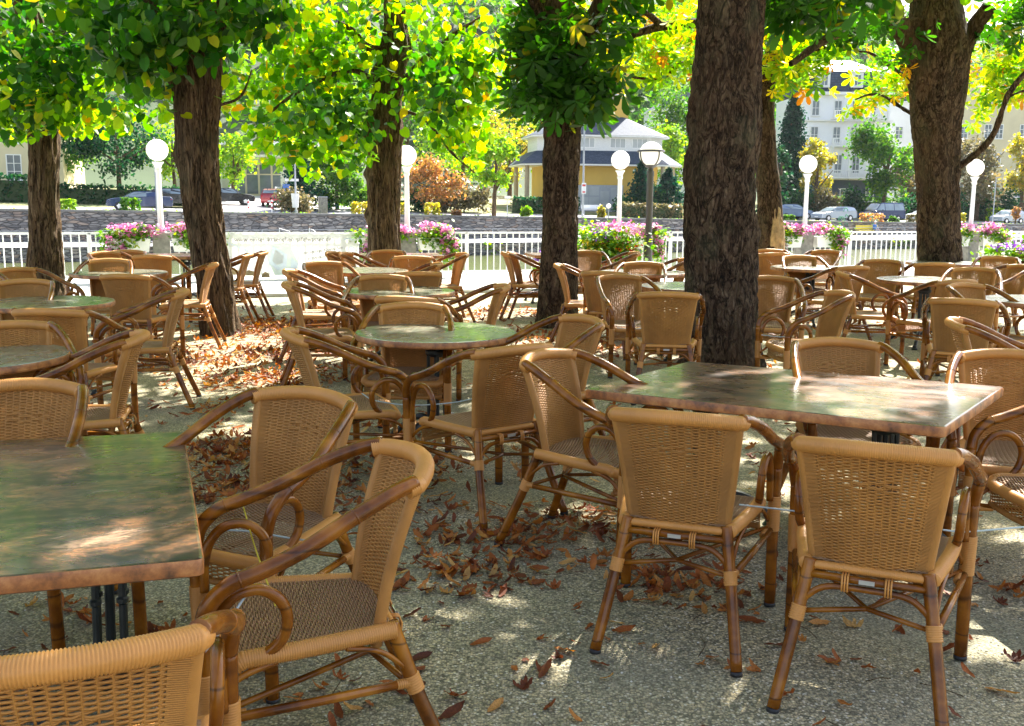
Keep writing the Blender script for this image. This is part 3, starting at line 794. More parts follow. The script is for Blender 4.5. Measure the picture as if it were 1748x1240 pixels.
def leafcloud(name, P, size, tpl, mat, droop=.6, rnd=None, sizes_var=.3):
    """P (n,3) leaf bases; random heading, hanging by droop (1 = straight down)."""
    V0, F0 = TPL[tpl]; n = len(P)
    yaw = rng.uniform(0, 2*math.pi, n); pit = rng.normal((1-droop)*1.5, .55, n); rol = rng.normal(0, .5, n)
    s = size*(1+rng.uniform(-sizes_var, sizes_var, n))
    cy, sy, cp, sp, cr, sr = np.cos(yaw), np.sin(yaw), np.cos(pit), np.sin(pit), np.cos(rol), np.sin(rol)
    X = V0[None, :, 0]*s[:, None]; Y = V0[None, :, 1]*s[:, None]; Z = V0[None, :, 2]*s[:, None]
    X, Z = X*cr[:, None]-Z*sr[:, None], X*sr[:, None]+Z*cr[:, None]
    Y, Z = Y*cp[:, None]-Z*sp[:, None], Y*sp[:, None]+Z*cp[:, None]
    X, Y = X*cy[:, None]-Y*sy[:, None], X*sy[:, None]+Y*cy[:, None]
    V = np.stack([X+P[:, None, 0], Y+P[:, None, 1], Z+P[:, None, 2]], axis=-1).reshape(-1, 3)
    k = len(V0); fl = np.concatenate([np.array(f) for f in F0]); fs = np.array([len(f) for f in F0])
    loops = (fl[None, :]+(np.arange(n)*k)[:, None]).ravel(); sizes = np.tile(fs, n)
    r = rng.uniform(0, 1, n) if rnd is None else rnd
    return fastmesh(name, V, sizes, loops, mat, np.repeat(r, len(fs)))
def blob(c, r, n, clump=0.0, k=10):
    """n points inside an ellipsoid, gathered in k sub-clumps"""
    c = np.array(c); r = np.array(r if not np.isscalar(r) else (r, r, r), dtype=float)
    if clump:
        cc = rng.normal(0, 1, (k, 3)); cc /= np.linalg.norm(cc, axis=1)[:, None]; cc *= rng.uniform(.25, 1, (k, 1))**.5*.8
        idx = rng.integers(0, k, n); q = cc[idx]+rng.normal(0, clump, (n, 3))
    else:
        q = rng.normal(0, 1, (n, 3)); q /= np.linalg.norm(q, axis=1)[:, None]; q *= rng.uniform(0, 1, (n, 1))**.45
    return c+q*r
def obj_mesh(name, me, parent=None, mat=None):
    o = bpy.data.objects.new(name, me); C.objects.link(o)
    if parent: o.parent = parent
    return o

# ------------------------------------------------------------ bark
def bark_tube(mb, path, radii, nr=64, step=.04, amp=.02, fr=16, stretch=.22, seed=0, bumps=(), flare=0):
    P = np.array([tuple(p) for p in path]); d = np.r_[0, np.cumsum(np.linalg.norm(np.diff(P, axis=0), axis=1))]
    n = max(4, int(d[-1]/step)); q = np.linspace(0, d[-1], n)
    Q = np.stack([np.interp(q, d, P[:, k]) for k in range(3)], axis=1); rad = np.interp(q, d, radii)
    # smooth the polyline
    for _ in range(3): Q[1:-1] = (Q[:-2]+2*Q[1:-1]+Q[2:])/4
    T = np.gradient(Q, axis=0); T /= np.linalg.norm(T, axis=1)[:, None]
    a = np.array([0, 1.0, 0]) if abs(T[0][2]) > .7 else np.array([0, 0, 1.0])
    u = np.cross(T[0], a); u /= np.linalg.norm(u)
    vs = []
    for i in range(n):
        u = u-T[i]*np.dot(u, T[i]); u /= np.linalg.norm(u); w = np.cross(T[i], u)
        for j in range(nr):
            th = 2*math.pi*j/nr; dr = u*math.cos(th)+w*math.sin(th); r = rad[i]
            v = Vector((math.cos(th)*r*fr, math.sin(th)*r*fr, q[i]*fr*stretch+seed*7.3))
            warp = noise.noise(v*.35)*1.2; v = v+Vector((warp, warp, 0))
            f = 1-abs(noise.noise(v))*2.4
            f2 = noise.noise(Vector((math.cos(th)*1.3, math.sin(th)*1.3, q[i]*.9+seed*3)))
            rr = r*(1+.10*f2)+amp*(f-.55)*.9
            if flare: rr += r*flare*math.exp(-q[i]/.22)*(1+.35*math.sin(5*th+seed))
            p = Q[i]+dr*rr
            for (bz, bth, bs, ba) in bumps:
                dd = ((q[i]-bz)/bs)**2+((((th-bth+math.pi) % (2*math.pi))-math.pi)*r/bs)**2
                if dd < 6: p = p+dr*ba*math.exp(-dd)
            vs.append(p)
    fs = [(i*nr+j, i*nr+(j+1) % nr, (i+1)*nr+(j+1) % nr, (i+1)*nr+j) for i in range(n-1) for j in range(nr)]
    mb.add(vs, fs)
    return mb
def tree(name, label, Y, px_path, mat, branches=(), crowns=(), kind='lime', nr=72, bumps=(), amp=.02, fr=16, stretch=.22, seed=0, step=.035, flare=.22, group=None):
    """px_path: (px, py, radius) from the foot up at depth Y; foot is dropped to the ground"""
    base = atd(px_path[0][0], px_path[0][1], Y)
    pts = [Vector((base.x, Y, -.06))]; rad = [px_path[0][2]]
    for px, py, r in px_path:
        p = atd(px, py, Y)
        if p.z > .05: pts.append(p); rad.append(r)
    top = pts[-1]; prev = pts[-2]; dr = (top-prev).normalized()
    pts += [top+dr*1.2, top+dr*3.2]; rad += [rad[-1]*.86, rad[-1]*.5]
    e = empty(name, label, 'tree', (base.x, Y, 0), 0, group)
    loc = Vector((base.x, Y, 0))
    mb = MB(); bark_tube(mb, [p-loc for p in pts], rad, nr, step, amp, fr, stretch, seed, bumps, flare)
    t = mb.build('trunk', M[mat], e, smooth='all')
    for br in branches:                      # [(px,py,depth)...], r0, r1
        bp = [atd(x, y, d)-loc for x, y, d in br[0]]
        bp = [Vector(p) for p in crom(bp, 5)]
        mb = MB(); rr = np.linspace(br[1], br[2], len(bp)).tolist()
        bark_tube(mb, bp, rr, max(10, int(nr*.35)), .05, amp*.4, fr*1.4, stretch, seed+3)
        mb.build('branch', M[mat], e, smooth='all')
    for cr in crowns:                        # dict(mat, pts, size, tpl, droop, name)
        me = leafcloud(cr.get('name', 'crown'), cut_holes(cr['pts'])-np.array(loc), cr['size'], cr.get('tpl', kind), M[cr['mat']], cr.get('droop', .6), None)
        obj_mesh(cr.get('name', 'crown'), me, e)
    return e
def pb(px, py, Y, rx, ry, n, dy=1.0, clump=.32, k=9):
    """leaf points in an ellipsoid seen at (px,py), radii in photo pixels at depth Y"""
    c = atd(px, py, Y); m = Y/F
    return blob(c, (rx*m, dy, ry*m), n, clump, k)
def canopy(cx, cy, z0, z1, rx, ry, n, k=26, clump=.16, hole=()):
    P = blob((cx, cy, (z0+z1)/2), (rx, ry, (z1-z0)/2), n, clump, k)
    P[:, 2] = np.clip(P[:, 2], z0, None)
    return P
def visible_cut(P, fn):
    """drop points that would hang into parts of the view kept open in the photograph"""
    A = (P-np.array([0, 0, CAM_H])) @ np.array(CM)
    z = -A[:, 2]; zz = np.where(z > .1, z, .1)
    px = 874+F*A[:, 0]/zz; py = 620-F*A[:, 1]/zz
    keep = np.ones(len(P), bool)
    inside = (z > .1) & (px > -60) & (px < 1810) & (py > -10) & (py < 1300)
    keep[inside & fn(px, py)] = False
    return P[keep]
low = lambda pts: (lambda px, py: py > np.interp(px, [p[0] for p in pts], [p[1] for p in pts]))
J = np.concatenate
CUT = lambda P, pts: visible_cut(P, low(pts))
# lower outline of the foliage in view, per tree
LA = [(-60, 235), (40, 240), (120, 225), (230, 235), (300, 175), (430, 190)]
# A: far left lime
tree('lime_tree', 'lime tree with straight furrowed trunk at the left, crown of dark leaves', 13.6,
     [(77, 475, .235), (77, 400, .20), (75, 300, .19), (74, 220, .20), (66, 120, .19), (58, 60, .18), (42, 0, .15)], 'bark_lime',
     [([(66, 130, 13.6), (30, 70, 13.4), (-20, 20, 13.2)], .10, .05), ([(68, 110, 13.6), (110, 40, 13.4), (180, -20, 13.0)], .09, .04), ([(72, 200, 13.6), (140, 150, 13.2), (220, 120, 12.8)], .03, .012)],
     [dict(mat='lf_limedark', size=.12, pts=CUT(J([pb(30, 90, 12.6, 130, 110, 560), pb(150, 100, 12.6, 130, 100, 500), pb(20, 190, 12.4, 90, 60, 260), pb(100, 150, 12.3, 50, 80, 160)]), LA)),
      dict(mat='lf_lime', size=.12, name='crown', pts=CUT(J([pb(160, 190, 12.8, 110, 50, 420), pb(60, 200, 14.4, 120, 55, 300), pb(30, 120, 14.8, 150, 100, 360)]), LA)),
      dict(mat='lf_lime', size=.26, name='crown', pts=canopy(-8.3, 11.6, 3.6, 8.5, 3.0, 2.8, 1800))],
     seed=1, amp=.032, fr=15, stretch=.12)
# B: leaning lime
LB = [(120, 60), (200, 120), (300, 210), (380, 200), (420, 215), (460, 190), (520, 60)]
tree('lime_tree', 'lime tree leaning left with a dark mossy streak down its trunk', 11.4,
     [(377, 575, .215), (366, 480, .20), (352, 400, .205), (340, 300, .215), (336, 220, .235), (338, 130, .265), (336, 60, .25), (325, 0, .20)], 'bark_lime',
     [([(316, 90, 11.4), (280, 40, 11.2), (255, -10, 11.0)], .13, .08), ([(362, 70, 11.4), (385, 0, 11.4), (420, -60, 11.4)], .10, .05), ([(372, 180, 11.4), (412, 165, 11.6), (430, 120, 11.7)], .016, .008)],
     [dict(mat='lf_limedark', size=.12, pts=CUT(J([pb(250, 40, 10.7, 130, 70, 520), pb(335, 50, 10.8, 70, 48, 330), pb(240, 120, 10.8, 80, 60, 300), pb(440, 20, 11.2, 70, 45, 240), pb(190, 10, 11.0, 90, 40, 240)]), LB)),
      dict(mat='lf_lime', size=.12, pts=CUT(J([pb(240, 165, 11.4, 70, 40, 170), pb(410, 160, 12.2, 25, 45, 70), pb(450, 20, 12.2, 90, 50, 160)]), LB)),
      dict(mat='lf_lime', size=.26, pts=canopy(-3.8, 9.4, 3.5, 8.5, 3.3, 3.0, 2400))],
     seed=2, amp=.036, fr=14, stretch=.12, nr=96, step=.03, bumps=[(2.1, 0.2, .12, .05), (2.9, .1, .10, .06)])
# C: middle lime, sunlit
LC = [(380, 210), (430, 255), (470, 295), (510, 330), (560, 300), (620, 285), (700, 240), (760, 285), (820, 300), (860, 150), (900, 60), (960, 20)]
tree('lime_tree', 'sunlit lime tree in the middle with knotty trunk and yellow-green crown', 16.4,
     [(656, 440, .27), (655, 380, .26), (656, 300, .265), (657, 240, .27), (656, 205, .30), (662, 150, .20), (672, 100, .21), (676, 85, .25), (674, 40, .17), (672, 0, .17)], 'bark_lime',
     [([(664, 88, 16.4), (625, 80, 16.2), (600, 50, 16.1), (578, 38, 16.0)], .07, .035), ([(650, 150, 16.4), (600, 120, 15.9), (520, 150, 15.6), (450, 200, 15.4)], .05, .015),
      ([(665, 190, 16.4), (720, 200, 16.1), (770, 260, 15.9), (810, 295, 15.8)], .03, .01), ([(668, 215, 16.4), (690, 140, 16.2), (760, 70, 16.0), (820, 30, 16.0)], .07, .02), ([(640, 205, 16.4), (600, 240, 16.0), (560, 270, 15.8)], .03, .01)],
     [dict(mat='lf_lime', size=.13, pts=CUT(J([pb(520, 130, 16.0, 135, 110, 1150, .8, .26, 16), pb(560, 240, 15.6, 95, 60, 380), pb(480, 235, 15.5, 65, 50, 210, .6), pb(770, 120, 16.2, 110, 110, 980, .8, .26, 14), pb(790, 230, 15.8, 60, 55, 190, .6), pb(600, 30, 16.4, 240, 70, 700, 1.2)]), LC)),
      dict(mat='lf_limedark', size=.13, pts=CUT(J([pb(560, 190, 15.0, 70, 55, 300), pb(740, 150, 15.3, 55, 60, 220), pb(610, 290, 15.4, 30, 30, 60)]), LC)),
      dict(mat='lf_lime', size=.28, pts=canopy(-2.4, 13.8, 4.1, 8.5, 2.8, 2.2, 900))],
     seed=3, amp=.036, fr=14, stretch=.12, nr=84, bumps=[(2.62, .2, .16, .09), (2.62, 3.2, .12, .05), (1.35, 0.15, .10, .07), (2.0, .1, .08, .06), (3.55, 0.1, .14, .10)])
# D: leafy chestnut
LD = [(840, 60), (858, 195), (900, 200), (930, 215), (1000, 218), (1050, 205), (1075, 160), (1100, 40)]
tree('chestnut_tree', 'chestnut tree whose upper trunk is wrapped in dark green leaves', 12.4,
     [(950, 560, .235), (953, 470, .225), (956, 380, .225), (958, 280, .225), (960, 200, .22), (960, 100, .21), (955, 30, .20), (950, -20, .19)], 'bark_chestnut',
     [([(975, 150, 12.4), (995, 90, 12.2), (1015, 30, 12.1), (1040, -20, 12.0)], .12, .10), ([(950, 60, 12.4), (915, 10, 12.1), (890, -40, 12.0)], .08, .05)],
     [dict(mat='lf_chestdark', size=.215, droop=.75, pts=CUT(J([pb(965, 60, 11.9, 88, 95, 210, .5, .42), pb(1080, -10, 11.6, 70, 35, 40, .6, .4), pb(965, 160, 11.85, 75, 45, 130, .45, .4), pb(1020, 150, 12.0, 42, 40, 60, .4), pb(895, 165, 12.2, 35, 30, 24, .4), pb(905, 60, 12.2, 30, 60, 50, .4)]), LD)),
      dict(mat='lf_chest', size=.30, pts=canopy(1.2, 10.6, 3.8, 9, 3.4, 3.0, 1400))],
     kind='chest', seed=4, amp=.024, fr=12, stretch=.4, nr=96, step=.03)
# F: hollow tree behind the thickest trunk
LF = [(990, 100), (1010, 140), (1060, 180), (1120, 170), (1180, 160), (1300, 180), (1360, 160), (1420, 165), (1480, 60)]
eF = tree('hollow_tree', 'slim tree with a pale rotten hollow at its foot behind the thickest trunk', 15.6,
     [(1318, 440, .21), (1316, 400, .20), (1312, 330, .18), (1306, 250, .17), (1304, 180, .16), (1308, 130, .15), (1320, 90, .12), (1338, 30, .10), (1350, -20, .09)], 'bark_chestnut',
     [([(1308, 130, 15.6), (1270, 60, 15.2), (1210, 40, 15.0), (1130, 45, 14.8), (1080, 60, 14.7)], .10, .05), ([(1310, 120, 15.6), (1345, 100, 15.3), (1400, 80, 15.0), (1450, 50, 14.8)], .09, .05),
      ([(1300, 150, 15.6), (1220, 110, 15.4), (1160, 110, 15.2), (1130, 135, 15.0), (1080, 132, 14.9)], .05, .02), ([(1130, 45, 14.8), (1100, 20, 14.6), (1060, 10, 14.4)], .05, .03)],
     [dict(mat='lf_chest', size=.17, droop=.7, pts=CUT(J([pb(1110, 70, 15.2, 110, 80, 380, 1.0, .35), pb(1060, 20, 15.4, 80, 60, 220), pb(1360, 100, 15.2, 75, 60, 320), pb(1250, 40, 16.2, 160, 70, 330)]), LF)),
      dict(mat='lf_chest', size=.30, pts=canopy(3.8, 13.6, 4.0, 8.0, 2.5, 2.0, 400))],
     kind='chest', seed=6, amp=.016, fr=12, stretch=.3)
mb = MB(); c = Vector((0, 0, 0)); base = atd(1324, 440, 15.6)
hp = [atd(1323, 445, 15.53), atd(1324, 405, 15.50), atd(1322, 370, 15.51), atd(1319, 345, 15.535), atd(1316, 325, 15.58)]
bark_tube(mb, [p-Vector(eF.location) for p in hp], [.13, .135, .115, .095, .05], 40, .02, .03, 26, .12, 9)
mb.build('bare_wood', M['bare_wood'], eF, smooth='all')
# E: thickest trunk
tree('chestnut_tree', 'thickest tree trunk right of the centre with cracked dark bark', 8.9,
     [(1230, 650, .335), (1231, 560, .315), (1232, 480, .31), (1230, 400, .315), (1228, 300, .31), (1234, 200, .30), (1243, 100, .285), (1250, 0, .28)], 'bark_chestnut',
     [([(1245, 20, 8.9), (1190, -120, 8.8), (1100, -260, 8.6)], .16, .10), ([(1255, 10, 8.9), (1330, -130, 8.7), (1430, -240, 8.5)], .15, .09)],
     [dict(mat='lf_chestdark', size=.19, droop=.75, pts=visible_cut(J([pb(1400, -5, 9.3, 110, 45, 150), pb(1340, 20, 9.8, 50, 40, 40)]), low([(1300, 30), (1340, 55), (1420, 50), (1520, 20)]))),
      dict(mat='lf_chest', size=.30, pts=visible_cut(J([canopy(1.6, 7.6, 3.9, 9.0, 4.6, 4.0, 2700, 34), canopy(-1.8, 7.0, 4.2, 8.0, 3.0, 3.2, 1300, 20)]), low([(-60, -10), (1800, -10)])))],
     kind='chest', seed=5, amp=.030, fr=11, stretch=.42, nr=170, step=.022, bumps=[(1.35, 3.25, .10, .05), (2.2, 3.0, .3, .03)], flare=.38)
# G: right hand chestnut
LG = [(1400, 80), (1430, 215), (1480, 190), (1540, 165), (1600, 160), (1640, 235), (1700, 190), (1800, 160)]
LG2 = [(1300, 40), (1400, 70), (1480, 100), (1540, 118), (1660, 110), (1700, 70), (1800, 90)]
tree('chestnut_tree', 'forked chestnut tree at the right with glowing yellow-green leaves behind', 14.6,
     [(1605, 450, .31), (1604, 400, .30), (1602, 340, .29), (1600, 280, .30), (1598, 220, .33), (1600, 160, .38), (1602, 100, .42), (1600, 60, .40), (1598, 10, .33)], 'bark_chestnut',
     [([(1570, 110, 14.6), (1545, 60, 14.4), (1500, 0, 14.2)], .17, .12), ([(1632, 110, 14.6), (1655, 60, 14.5), (1690, 10, 14.3)], .15, .10),
      ([(1572, 40, 14.5), (1500, 45, 14.0), (1420, 62, 13.6), (1350, 110, 13.4)], .09, .04),
      ([(1628, 290, 14.6), (1660, 268, 14.4), (1690, 240, 14.2), (1708, 200, 14.1), (1722, 160, 14.0), (1755, 120, 13.9)], .05, .035), ([(1718, 168, 14.0), (1745, 155, 13.9), (1790, 150, 13.8)], .02, .015),
      ([(1578, 205, 14.6), (1540, 185, 14.9), (1500, 160, 15.2), (1460, 170, 15.4)], .035, .012), ([(1570, 150, 14.6), (1530, 120, 14.9), (1490, 92, 15.2), (1460, 88, 15.4)], .035, .012)],
     [dict(mat='lf_chest', size=.17, droop=.7, pts=CUT(J([pb(1490, 150, 15.4, 80, 80, 360, .9, .35), pb(1550, 110, 16.0, 80, 60, 160), pb(1700, 140, 15.2, 80, 85, 280, .9, .35), pb(1760, 60, 15.2, 70, 90, 200)]), LG)),
      dict(mat='lf_chestdark', size=.165, droop=.75, pts=CUT(J([pb(1560, 40, 13.7, 150, 50, 260, .8), pb(1720, 30, 13.7, 70, 50, 150), pb(1420, 30, 13.6, 90, 50, 140), pb(1530, 85, 13.9, 40, 30, 50)]), LG2)),
      dict(mat='lf_chest', size=.30, pts=canopy(7.0, 11.6, 4.1, 8.5, 3.6, 2.8, 1200))],
     kind='chest', seed=7, amp=.030, fr=10, stretch=.35, nr=110, step=.03)

# ------------------------------------------------------------ fallen leaves
def dry_tpl(seed):
    r = random.Random(seed); V = []; F_ = []
    leaflets = [(0, 1.25)] if seed % 3 != 1 else [(a, r.uniform(.55, 1)) for a in ([-70, -30, 0, 34, 75] if seed % 2 else [-30, 12])]
    for a, l in leaflets:
        ca, sa = math.cos(R(a+r.uniform(-12, 12))), math.sin(R(a+r.uniform(-12, 12))); b = len(V); n = 8
        curl = r.uniform(.3, 1.7); cup = r.uniform(.15, .9); tw = r.uniform(-.9, .9); ph = r.uniform(0, 6)
        for i in range(n):
            u = i/(n-1); w = l*.17*math.sin(math.pi*min(1, u*.9+.08))**.8*(1 if u < .97 else .2)
            yy = l*math.sin(curl*u)/curl; zz = l*(1-math.cos(curl*u))/curl*.8
            for q in (-1, -.5, .5, 1):
                x = w*q*math.cos(cup*.7); z = zz+w*abs(q)*math.sin(cup)*.8+.02*math.sin(u*9+ph)
                x2 = x*math.cos(tw*u)-(z-zz)*math.sin(tw*u); z2 = zz+x*math.sin(tw*u)+(z-zz)*math.cos(tw*u)
                jx = r.gauss(0, .014); V.append((x2*ca-yy*sa+jx, x2*sa+yy*ca+r.gauss(0, .014), max(z2, -.02)+.02+r.gauss(0, .022)))
        for i in range(n-1):
            for q in range(3):
                k = b+i*4+q; F_.append((k, k+1, k+5, k+4))
    V = np.array(V)-np.array([0, .3, 0]); V[:, 2] -= V[:, 2].min()
    return V, F_
DT = [dry_tpl(k) for k in range(12)]
DM = []
for k, (V, F_) in enumerate(DT):
    me = fastmesh('fallen_leaf', V, [4]*len(F_), np.array(F_).ravel(), M['dry'], np.full(len(F_), k/12.0), True); DM.append(me)
patches = [(540, 560, .9, 1.0, 760), (450, 560, .6, .8, 380), (440, 650, .55, .5, 400), (500, 600, .9, .6, 320), (450, 610, .5, .5, 120), (600, 555, .7, .7, 200), (395, 770, .35, .45, 330), (385, 840, .3, .3, 180), (360, 700, .3, .3, 60),
           (640, 860, .35, .4, 170), (820, 925, .40, .28, 130), (790, 985, .35, .2, 110), (930, 905, .4, .3, 60), (700, 800, .4, .4, 120), (890, 575, .9, .6, 300), (960, 600, .7, .5, 200), (940, 760, .4, .4, 110),
           (1110, 985, .42, .25, 70), (1190, 1010, .3, .2, 60), (1030, 900, .5, .3, 80), (780, 540, .7, .6, 150), (860, 532, 1.0, .4, 160), (320, 620, .6, .4, 140), (250, 600, .8, .6, 120), (120, 1060, .3, .2, 30), (130, 640, .8, .6, 90),
           (1000, 540, 1.0, .5, 160), (1130, 600, .7, .5, 70), (520, 1180, .4, .15, 24), (1700, 1010, .4, .3, 36), (1380, 620, 1.2, .8, 60), (1250, 800, .8, .5, 40), (620, 640, .8, .6, 180), (700, 740, .5, .5, 120), (560, 800, .5, .4, 120)]
LV = []
for px, py, rx, ry, n in patches:
    c = at(px, py)
    for _ in range(int(n*1.0)): LV.append((c.x+random.gauss(0, rx*.55), c.y+random.gauss(0, ry*.6)))
for _ in range(2300): 
    y = 1.8+12.7*random.random()**.7; LV.append((random.uniform(-.56*y-.5, .56*y+.5), y))
for _ in range(60): LV.append((random.uniform(-1.2, 2.2), random.uniform(1.9, 4.2)))
items = []
for x, y in LV:
    pr = proj((x, y, 0))
    if pr and -20 < pr[0] < 1770 and pr[1] < 1260:
        s = random.uniform(.035, .088)*(1.0 if y < 9 else 1.15)
        items.append((y, x, random.choice(range(12)), s, random.uniform(0, 6.28), random.gauss(0, .14), random.gauss(0, .14), random.uniform(0, .018)))
items.sort()
FALL = 'brown curled leaf fallen on the gravel in the nearer half of the terrace'
for k, (y, x, t, s, a, rx, ry, z) in enumerate(items[:300]):
    o = bpy.data.objects.new('fallen_leaf', DM[t]); C.objects.link(o)
    o.location = (x, y, .004); o.rotation_euler = (rx*.6, ry*.6, a); o.scale = (s, s, s)
    tag(o, FALL, 'fallen leaf', 'single fallen leaves on the near gravel')
VV = []; LL = []; SS = []; RR = []; b = 0
for (y, x, t, s, a, rx, ry, z) in items[300:]:
    V, F_ = DT[t]; m = np.array(Matrix.Rotation(a, 3, 'Z') @ Matrix.Rotation(rx, 3, 'X') @ Matrix.Rotation(ry, 3, 'Y'))
    W = (V*s) @ m.T+np.array([x, y, z+.006]); VV.append(W); LL.append(np.array(F_).ravel()+b); SS += [4]*len(F_); RR += [random.random()]*len(F_); b += len(V)
me = fastmesh('leaf_litter', np.concatenate(VV), SS, np.concatenate(LL), M['dry'], RR, True)
tag(obj_mesh('leaf_litter', me), 'drifts of curled rust-brown chestnut leaves on the gravel', 'leaf litter', kind='stuff')
for px, py, z, lb in ((1322, 572, .468, 'dry leaf lying on the seat of the left-facing chair beside the thickest trunk'), (566, 656, .468, 'dry leaf on the seat of the chair left of the second round table'), (395, 870, .475, 'small dry leaf on the seat of the camera-facing foreground chair')):
    p = at(px, py, z); o = bpy.data.objects.new('fallen_leaf', DM[2]); C.objects.link(o); o.location = p; o.scale = (.07,)*3; o.rotation_euler = (0, 0, random.uniform(0, 6)); tag(o, lb, 'fallen leaf')
# loose pebbles in the nearer gravel
N_ = 15000; yy = 1.5+4.2*rng.uniform(0, 1, N_)**1.15; xx = rng.uniform(-.56, .56, N_)*(yy+.3)
O8 = np.array([(1, 0, 0), (0, 1, 0), (-1, 0, 0), (0, -1, 0), (0, 0, .8), (0, 0, -.5)], dtype=float); OF = np.array([(0, 1, 4), (1, 2, 4), (2, 3, 4), (3, 0, 4)])
sz_ = rng.uniform(.0028, .0062, N_); an = rng.uniform(0, 6.28, N_)
V = O8[None]*rng.uniform(.7, 1.2, (N_, 6, 1))*sz_[:, None, None]
V = np.stack([V[..., 0]*np.cos(an)[:, None]-V[..., 1]*np.sin(an)[:, None]+xx[:, None], V[..., 0]*np.sin(an)[:, None]+V[..., 1]*np.cos(an)[:, None]+yy[:, None], V[..., 2]+.002], axis=-1).reshape(-1, 3)
lp_ = (OF.ravel()[None, :]+(np.arange(N_)*6)[:, None]).ravel()
me = fastmesh('loose_pebbles', V, np.full(4*N_, 3), lp_, M['pebble'], np.repeat(rng.uniform(0, 1, N_), 4), True)
tag(obj_mesh('loose_pebbles', me), 'loose yellowish pebbles scattered over the near gravel', 'gravel', kind='stuff')
# twigs
for _ in range(40):
    y = random.uniform(2.0, 7); x = random.uniform(-.3*y, .5*y); a = random.uniform(0, 6.28); l = random.uniform(.05, .16)
    mb = MB(); mb.tube(crom([(0, 0, .004), (l*.4, random.uniform(-.01, .01), .008), (l, random.uniform(-.02, .02), .004)], 4), [.0016]*9, 5)
    tag(mb.build('twig', M['bark_lime'], None, (x, y, .002), a), 'thin dark twig lying on the gravel', 'twig', 'twigs on the gravel')
# ------------------------------------------------------------ lines along the river
class Line:
    def __init__(s, p0, ang):
        s.p = Vector((p0[0], p0[1], 0)); s.a = R(ang); s.u = Vector((math.cos(s.a), math.sin(s.a), 0)); s.n = Vector((-s.u.y, s.u.x, 0))
    def pt(s, a, t=0.0, z=0.0): return s.p+s.u*a+s.n*t+Vector((0, 0, z))
    def pix(s, px, py, t=0.0):              # point seen at the pixel on the vertical plane t behind the line
        d = ray(px, py); q = s.p+s.n*t
        k = (q.dot(s.n))/(d.dot(s.n)); w = d*k
        return Vector((w.x, w.y, CAM_H+w.z))
    def loc(s, w):
        v = Vector((w[0], w[1], 0))-s.p; return v.dot(s.u), v.dot(s.n)
FL = Line((-6.5, 18.5), 17.4)
BK = Line((-30.0, 66.0), 24.0)
def gz(s_): return .5-.0125*max(-40, min(s_, 130))
def strip(line, s0, s1, ts, zf, name, mat, step=6.0, kind='structure'):
    n = max(2, int((s1-s0)/step)); vs = []
    for i in range(n+1):
        a = s0+(s1-s0)*i/n
        for t in ts: vs.append(line.pt(a, t, zf(a, t)))
    m = len(ts); fs = [(i*m+j, (i+1)*m+j, (i+1)*m+j+1, i*m+j+1) for i in range(n) for j in range(m-1)]
    mb = MB(); mb.add(vs, fs); o = mb.build(name, mat, smooth=True); return tag(o, kind=kind)
# cafe ground: gravel up to the kerb, promenade to the quay edge
strip(FL, -60, 70, [-45, -30, -3.4], lambda a, t: 0.0, 'gravel_ground', M['gravel'], 10)
strip(FL, -60, 70, [-3.22, 0.9], lambda a, t: 0.02, 'promenade', M['pavement'], 10)
mb = MB(); c = FL.pt(5, -3.31); mb.box((c.x, c.y, -.05), (130, .18, .21), FL.a); tag(mb.build('kerb', M['kerb'], smooth=False), kind='structure')
mb = MB(); c = FL.pt(5, 1.15); mb.box((c.x, c.y, -1.60), (130, .5, 3.26), FL.a); tag(mb.build('quay_wall', M['quay'], smooth=False), 'low concrete quay wall under the white railing', 'wall')
# river
mb = MB(); a, b = FL.pt(-150, 1.3, -2.3), FL.pt(260, 1.3, -2.3); c, d = BK.pt(260, 1.0, -2.3), BK.pt(-120, 1.0, -2.3)
mb.add([a, b, c, d], [(0, 1, 2, 3)]); tag(mb.build('river_water', M['water'], smooth=False), kind='structure')
# far quay: lower wall, tow path, upper stone wall, ground
WT = -7.5                                    # lower walkway is this far in front of the wall
def wallbox(name, t0, t1, z0f, z1f, mat, label=None, cat=None, kind=None, s0=-60, s1=150):
    vs = []; n = 20
    for i in range(n+1):
        a = s0+(s1-s0)*i/n
        for t, zf in ((t0, z0f), (t0, z1f), (t1, z1f), (t1, z0f)): vs.append(BK.pt(a, t, zf(a)))
    fs = [(i*4+j, (i+1)*4+j, (i+1)*4+(j+1) % 4, i*4+(j+1) % 4) for i in range(n) for j in range(4)]
    mb = MB(); mb.add(vs, fs); o = mb.build(name, mat, smooth=False); return tag(o, label, cat, None, kind)
def rotmat(o):                               # give a wall local axes along the bank, so its stone pattern runs level
    me = o.data; Rm = Matrix.Rotation(-BK.a, 4, 'Z'); me.transform(Rm); o.rotation_euler = (0, 0, BK.a)
w1 = wallbox('lower_river_wall', WT-.5, WT, lambda a: -4, lambda a: -1.50, M['stone'], 'dark lower river wall across the water below the tow path', 'wall'); rotmat(w1)
strip(BK, -60, 150, [WT-.5, 0.1], lambda a, t: -1.45, 'tow_path', M['asphalt'], 12)
w2 = wallbox('stone_river_wall', 0.0, .55, lambda a: -2, lambda a: gz(a), M['stone'], 'long rubble stone retaining wall on the far bank', 'wall'); rotmat(w2)
w3 = wallbox('wall_coping', -.08, .6, lambda a: gz(a)+.004, lambda a: gz(a)+.14, M['quay'], 'flat stone coping on top of the far retaining wall', 'coping'); rotmat(w3); w3.parent = w2; w3.rotation_euler = (0, 0, 0)
for kk in ('label', 'category'): del w3[kk]
def fz(a, t):
    return gz(a)+.02+min(max(0, t-9), 36)*.058
strip(BK, -80, 170, [.6, 2.2], lambda a, t: gz(a)+.05, 'bank_grass', M['far_ground'], 6)
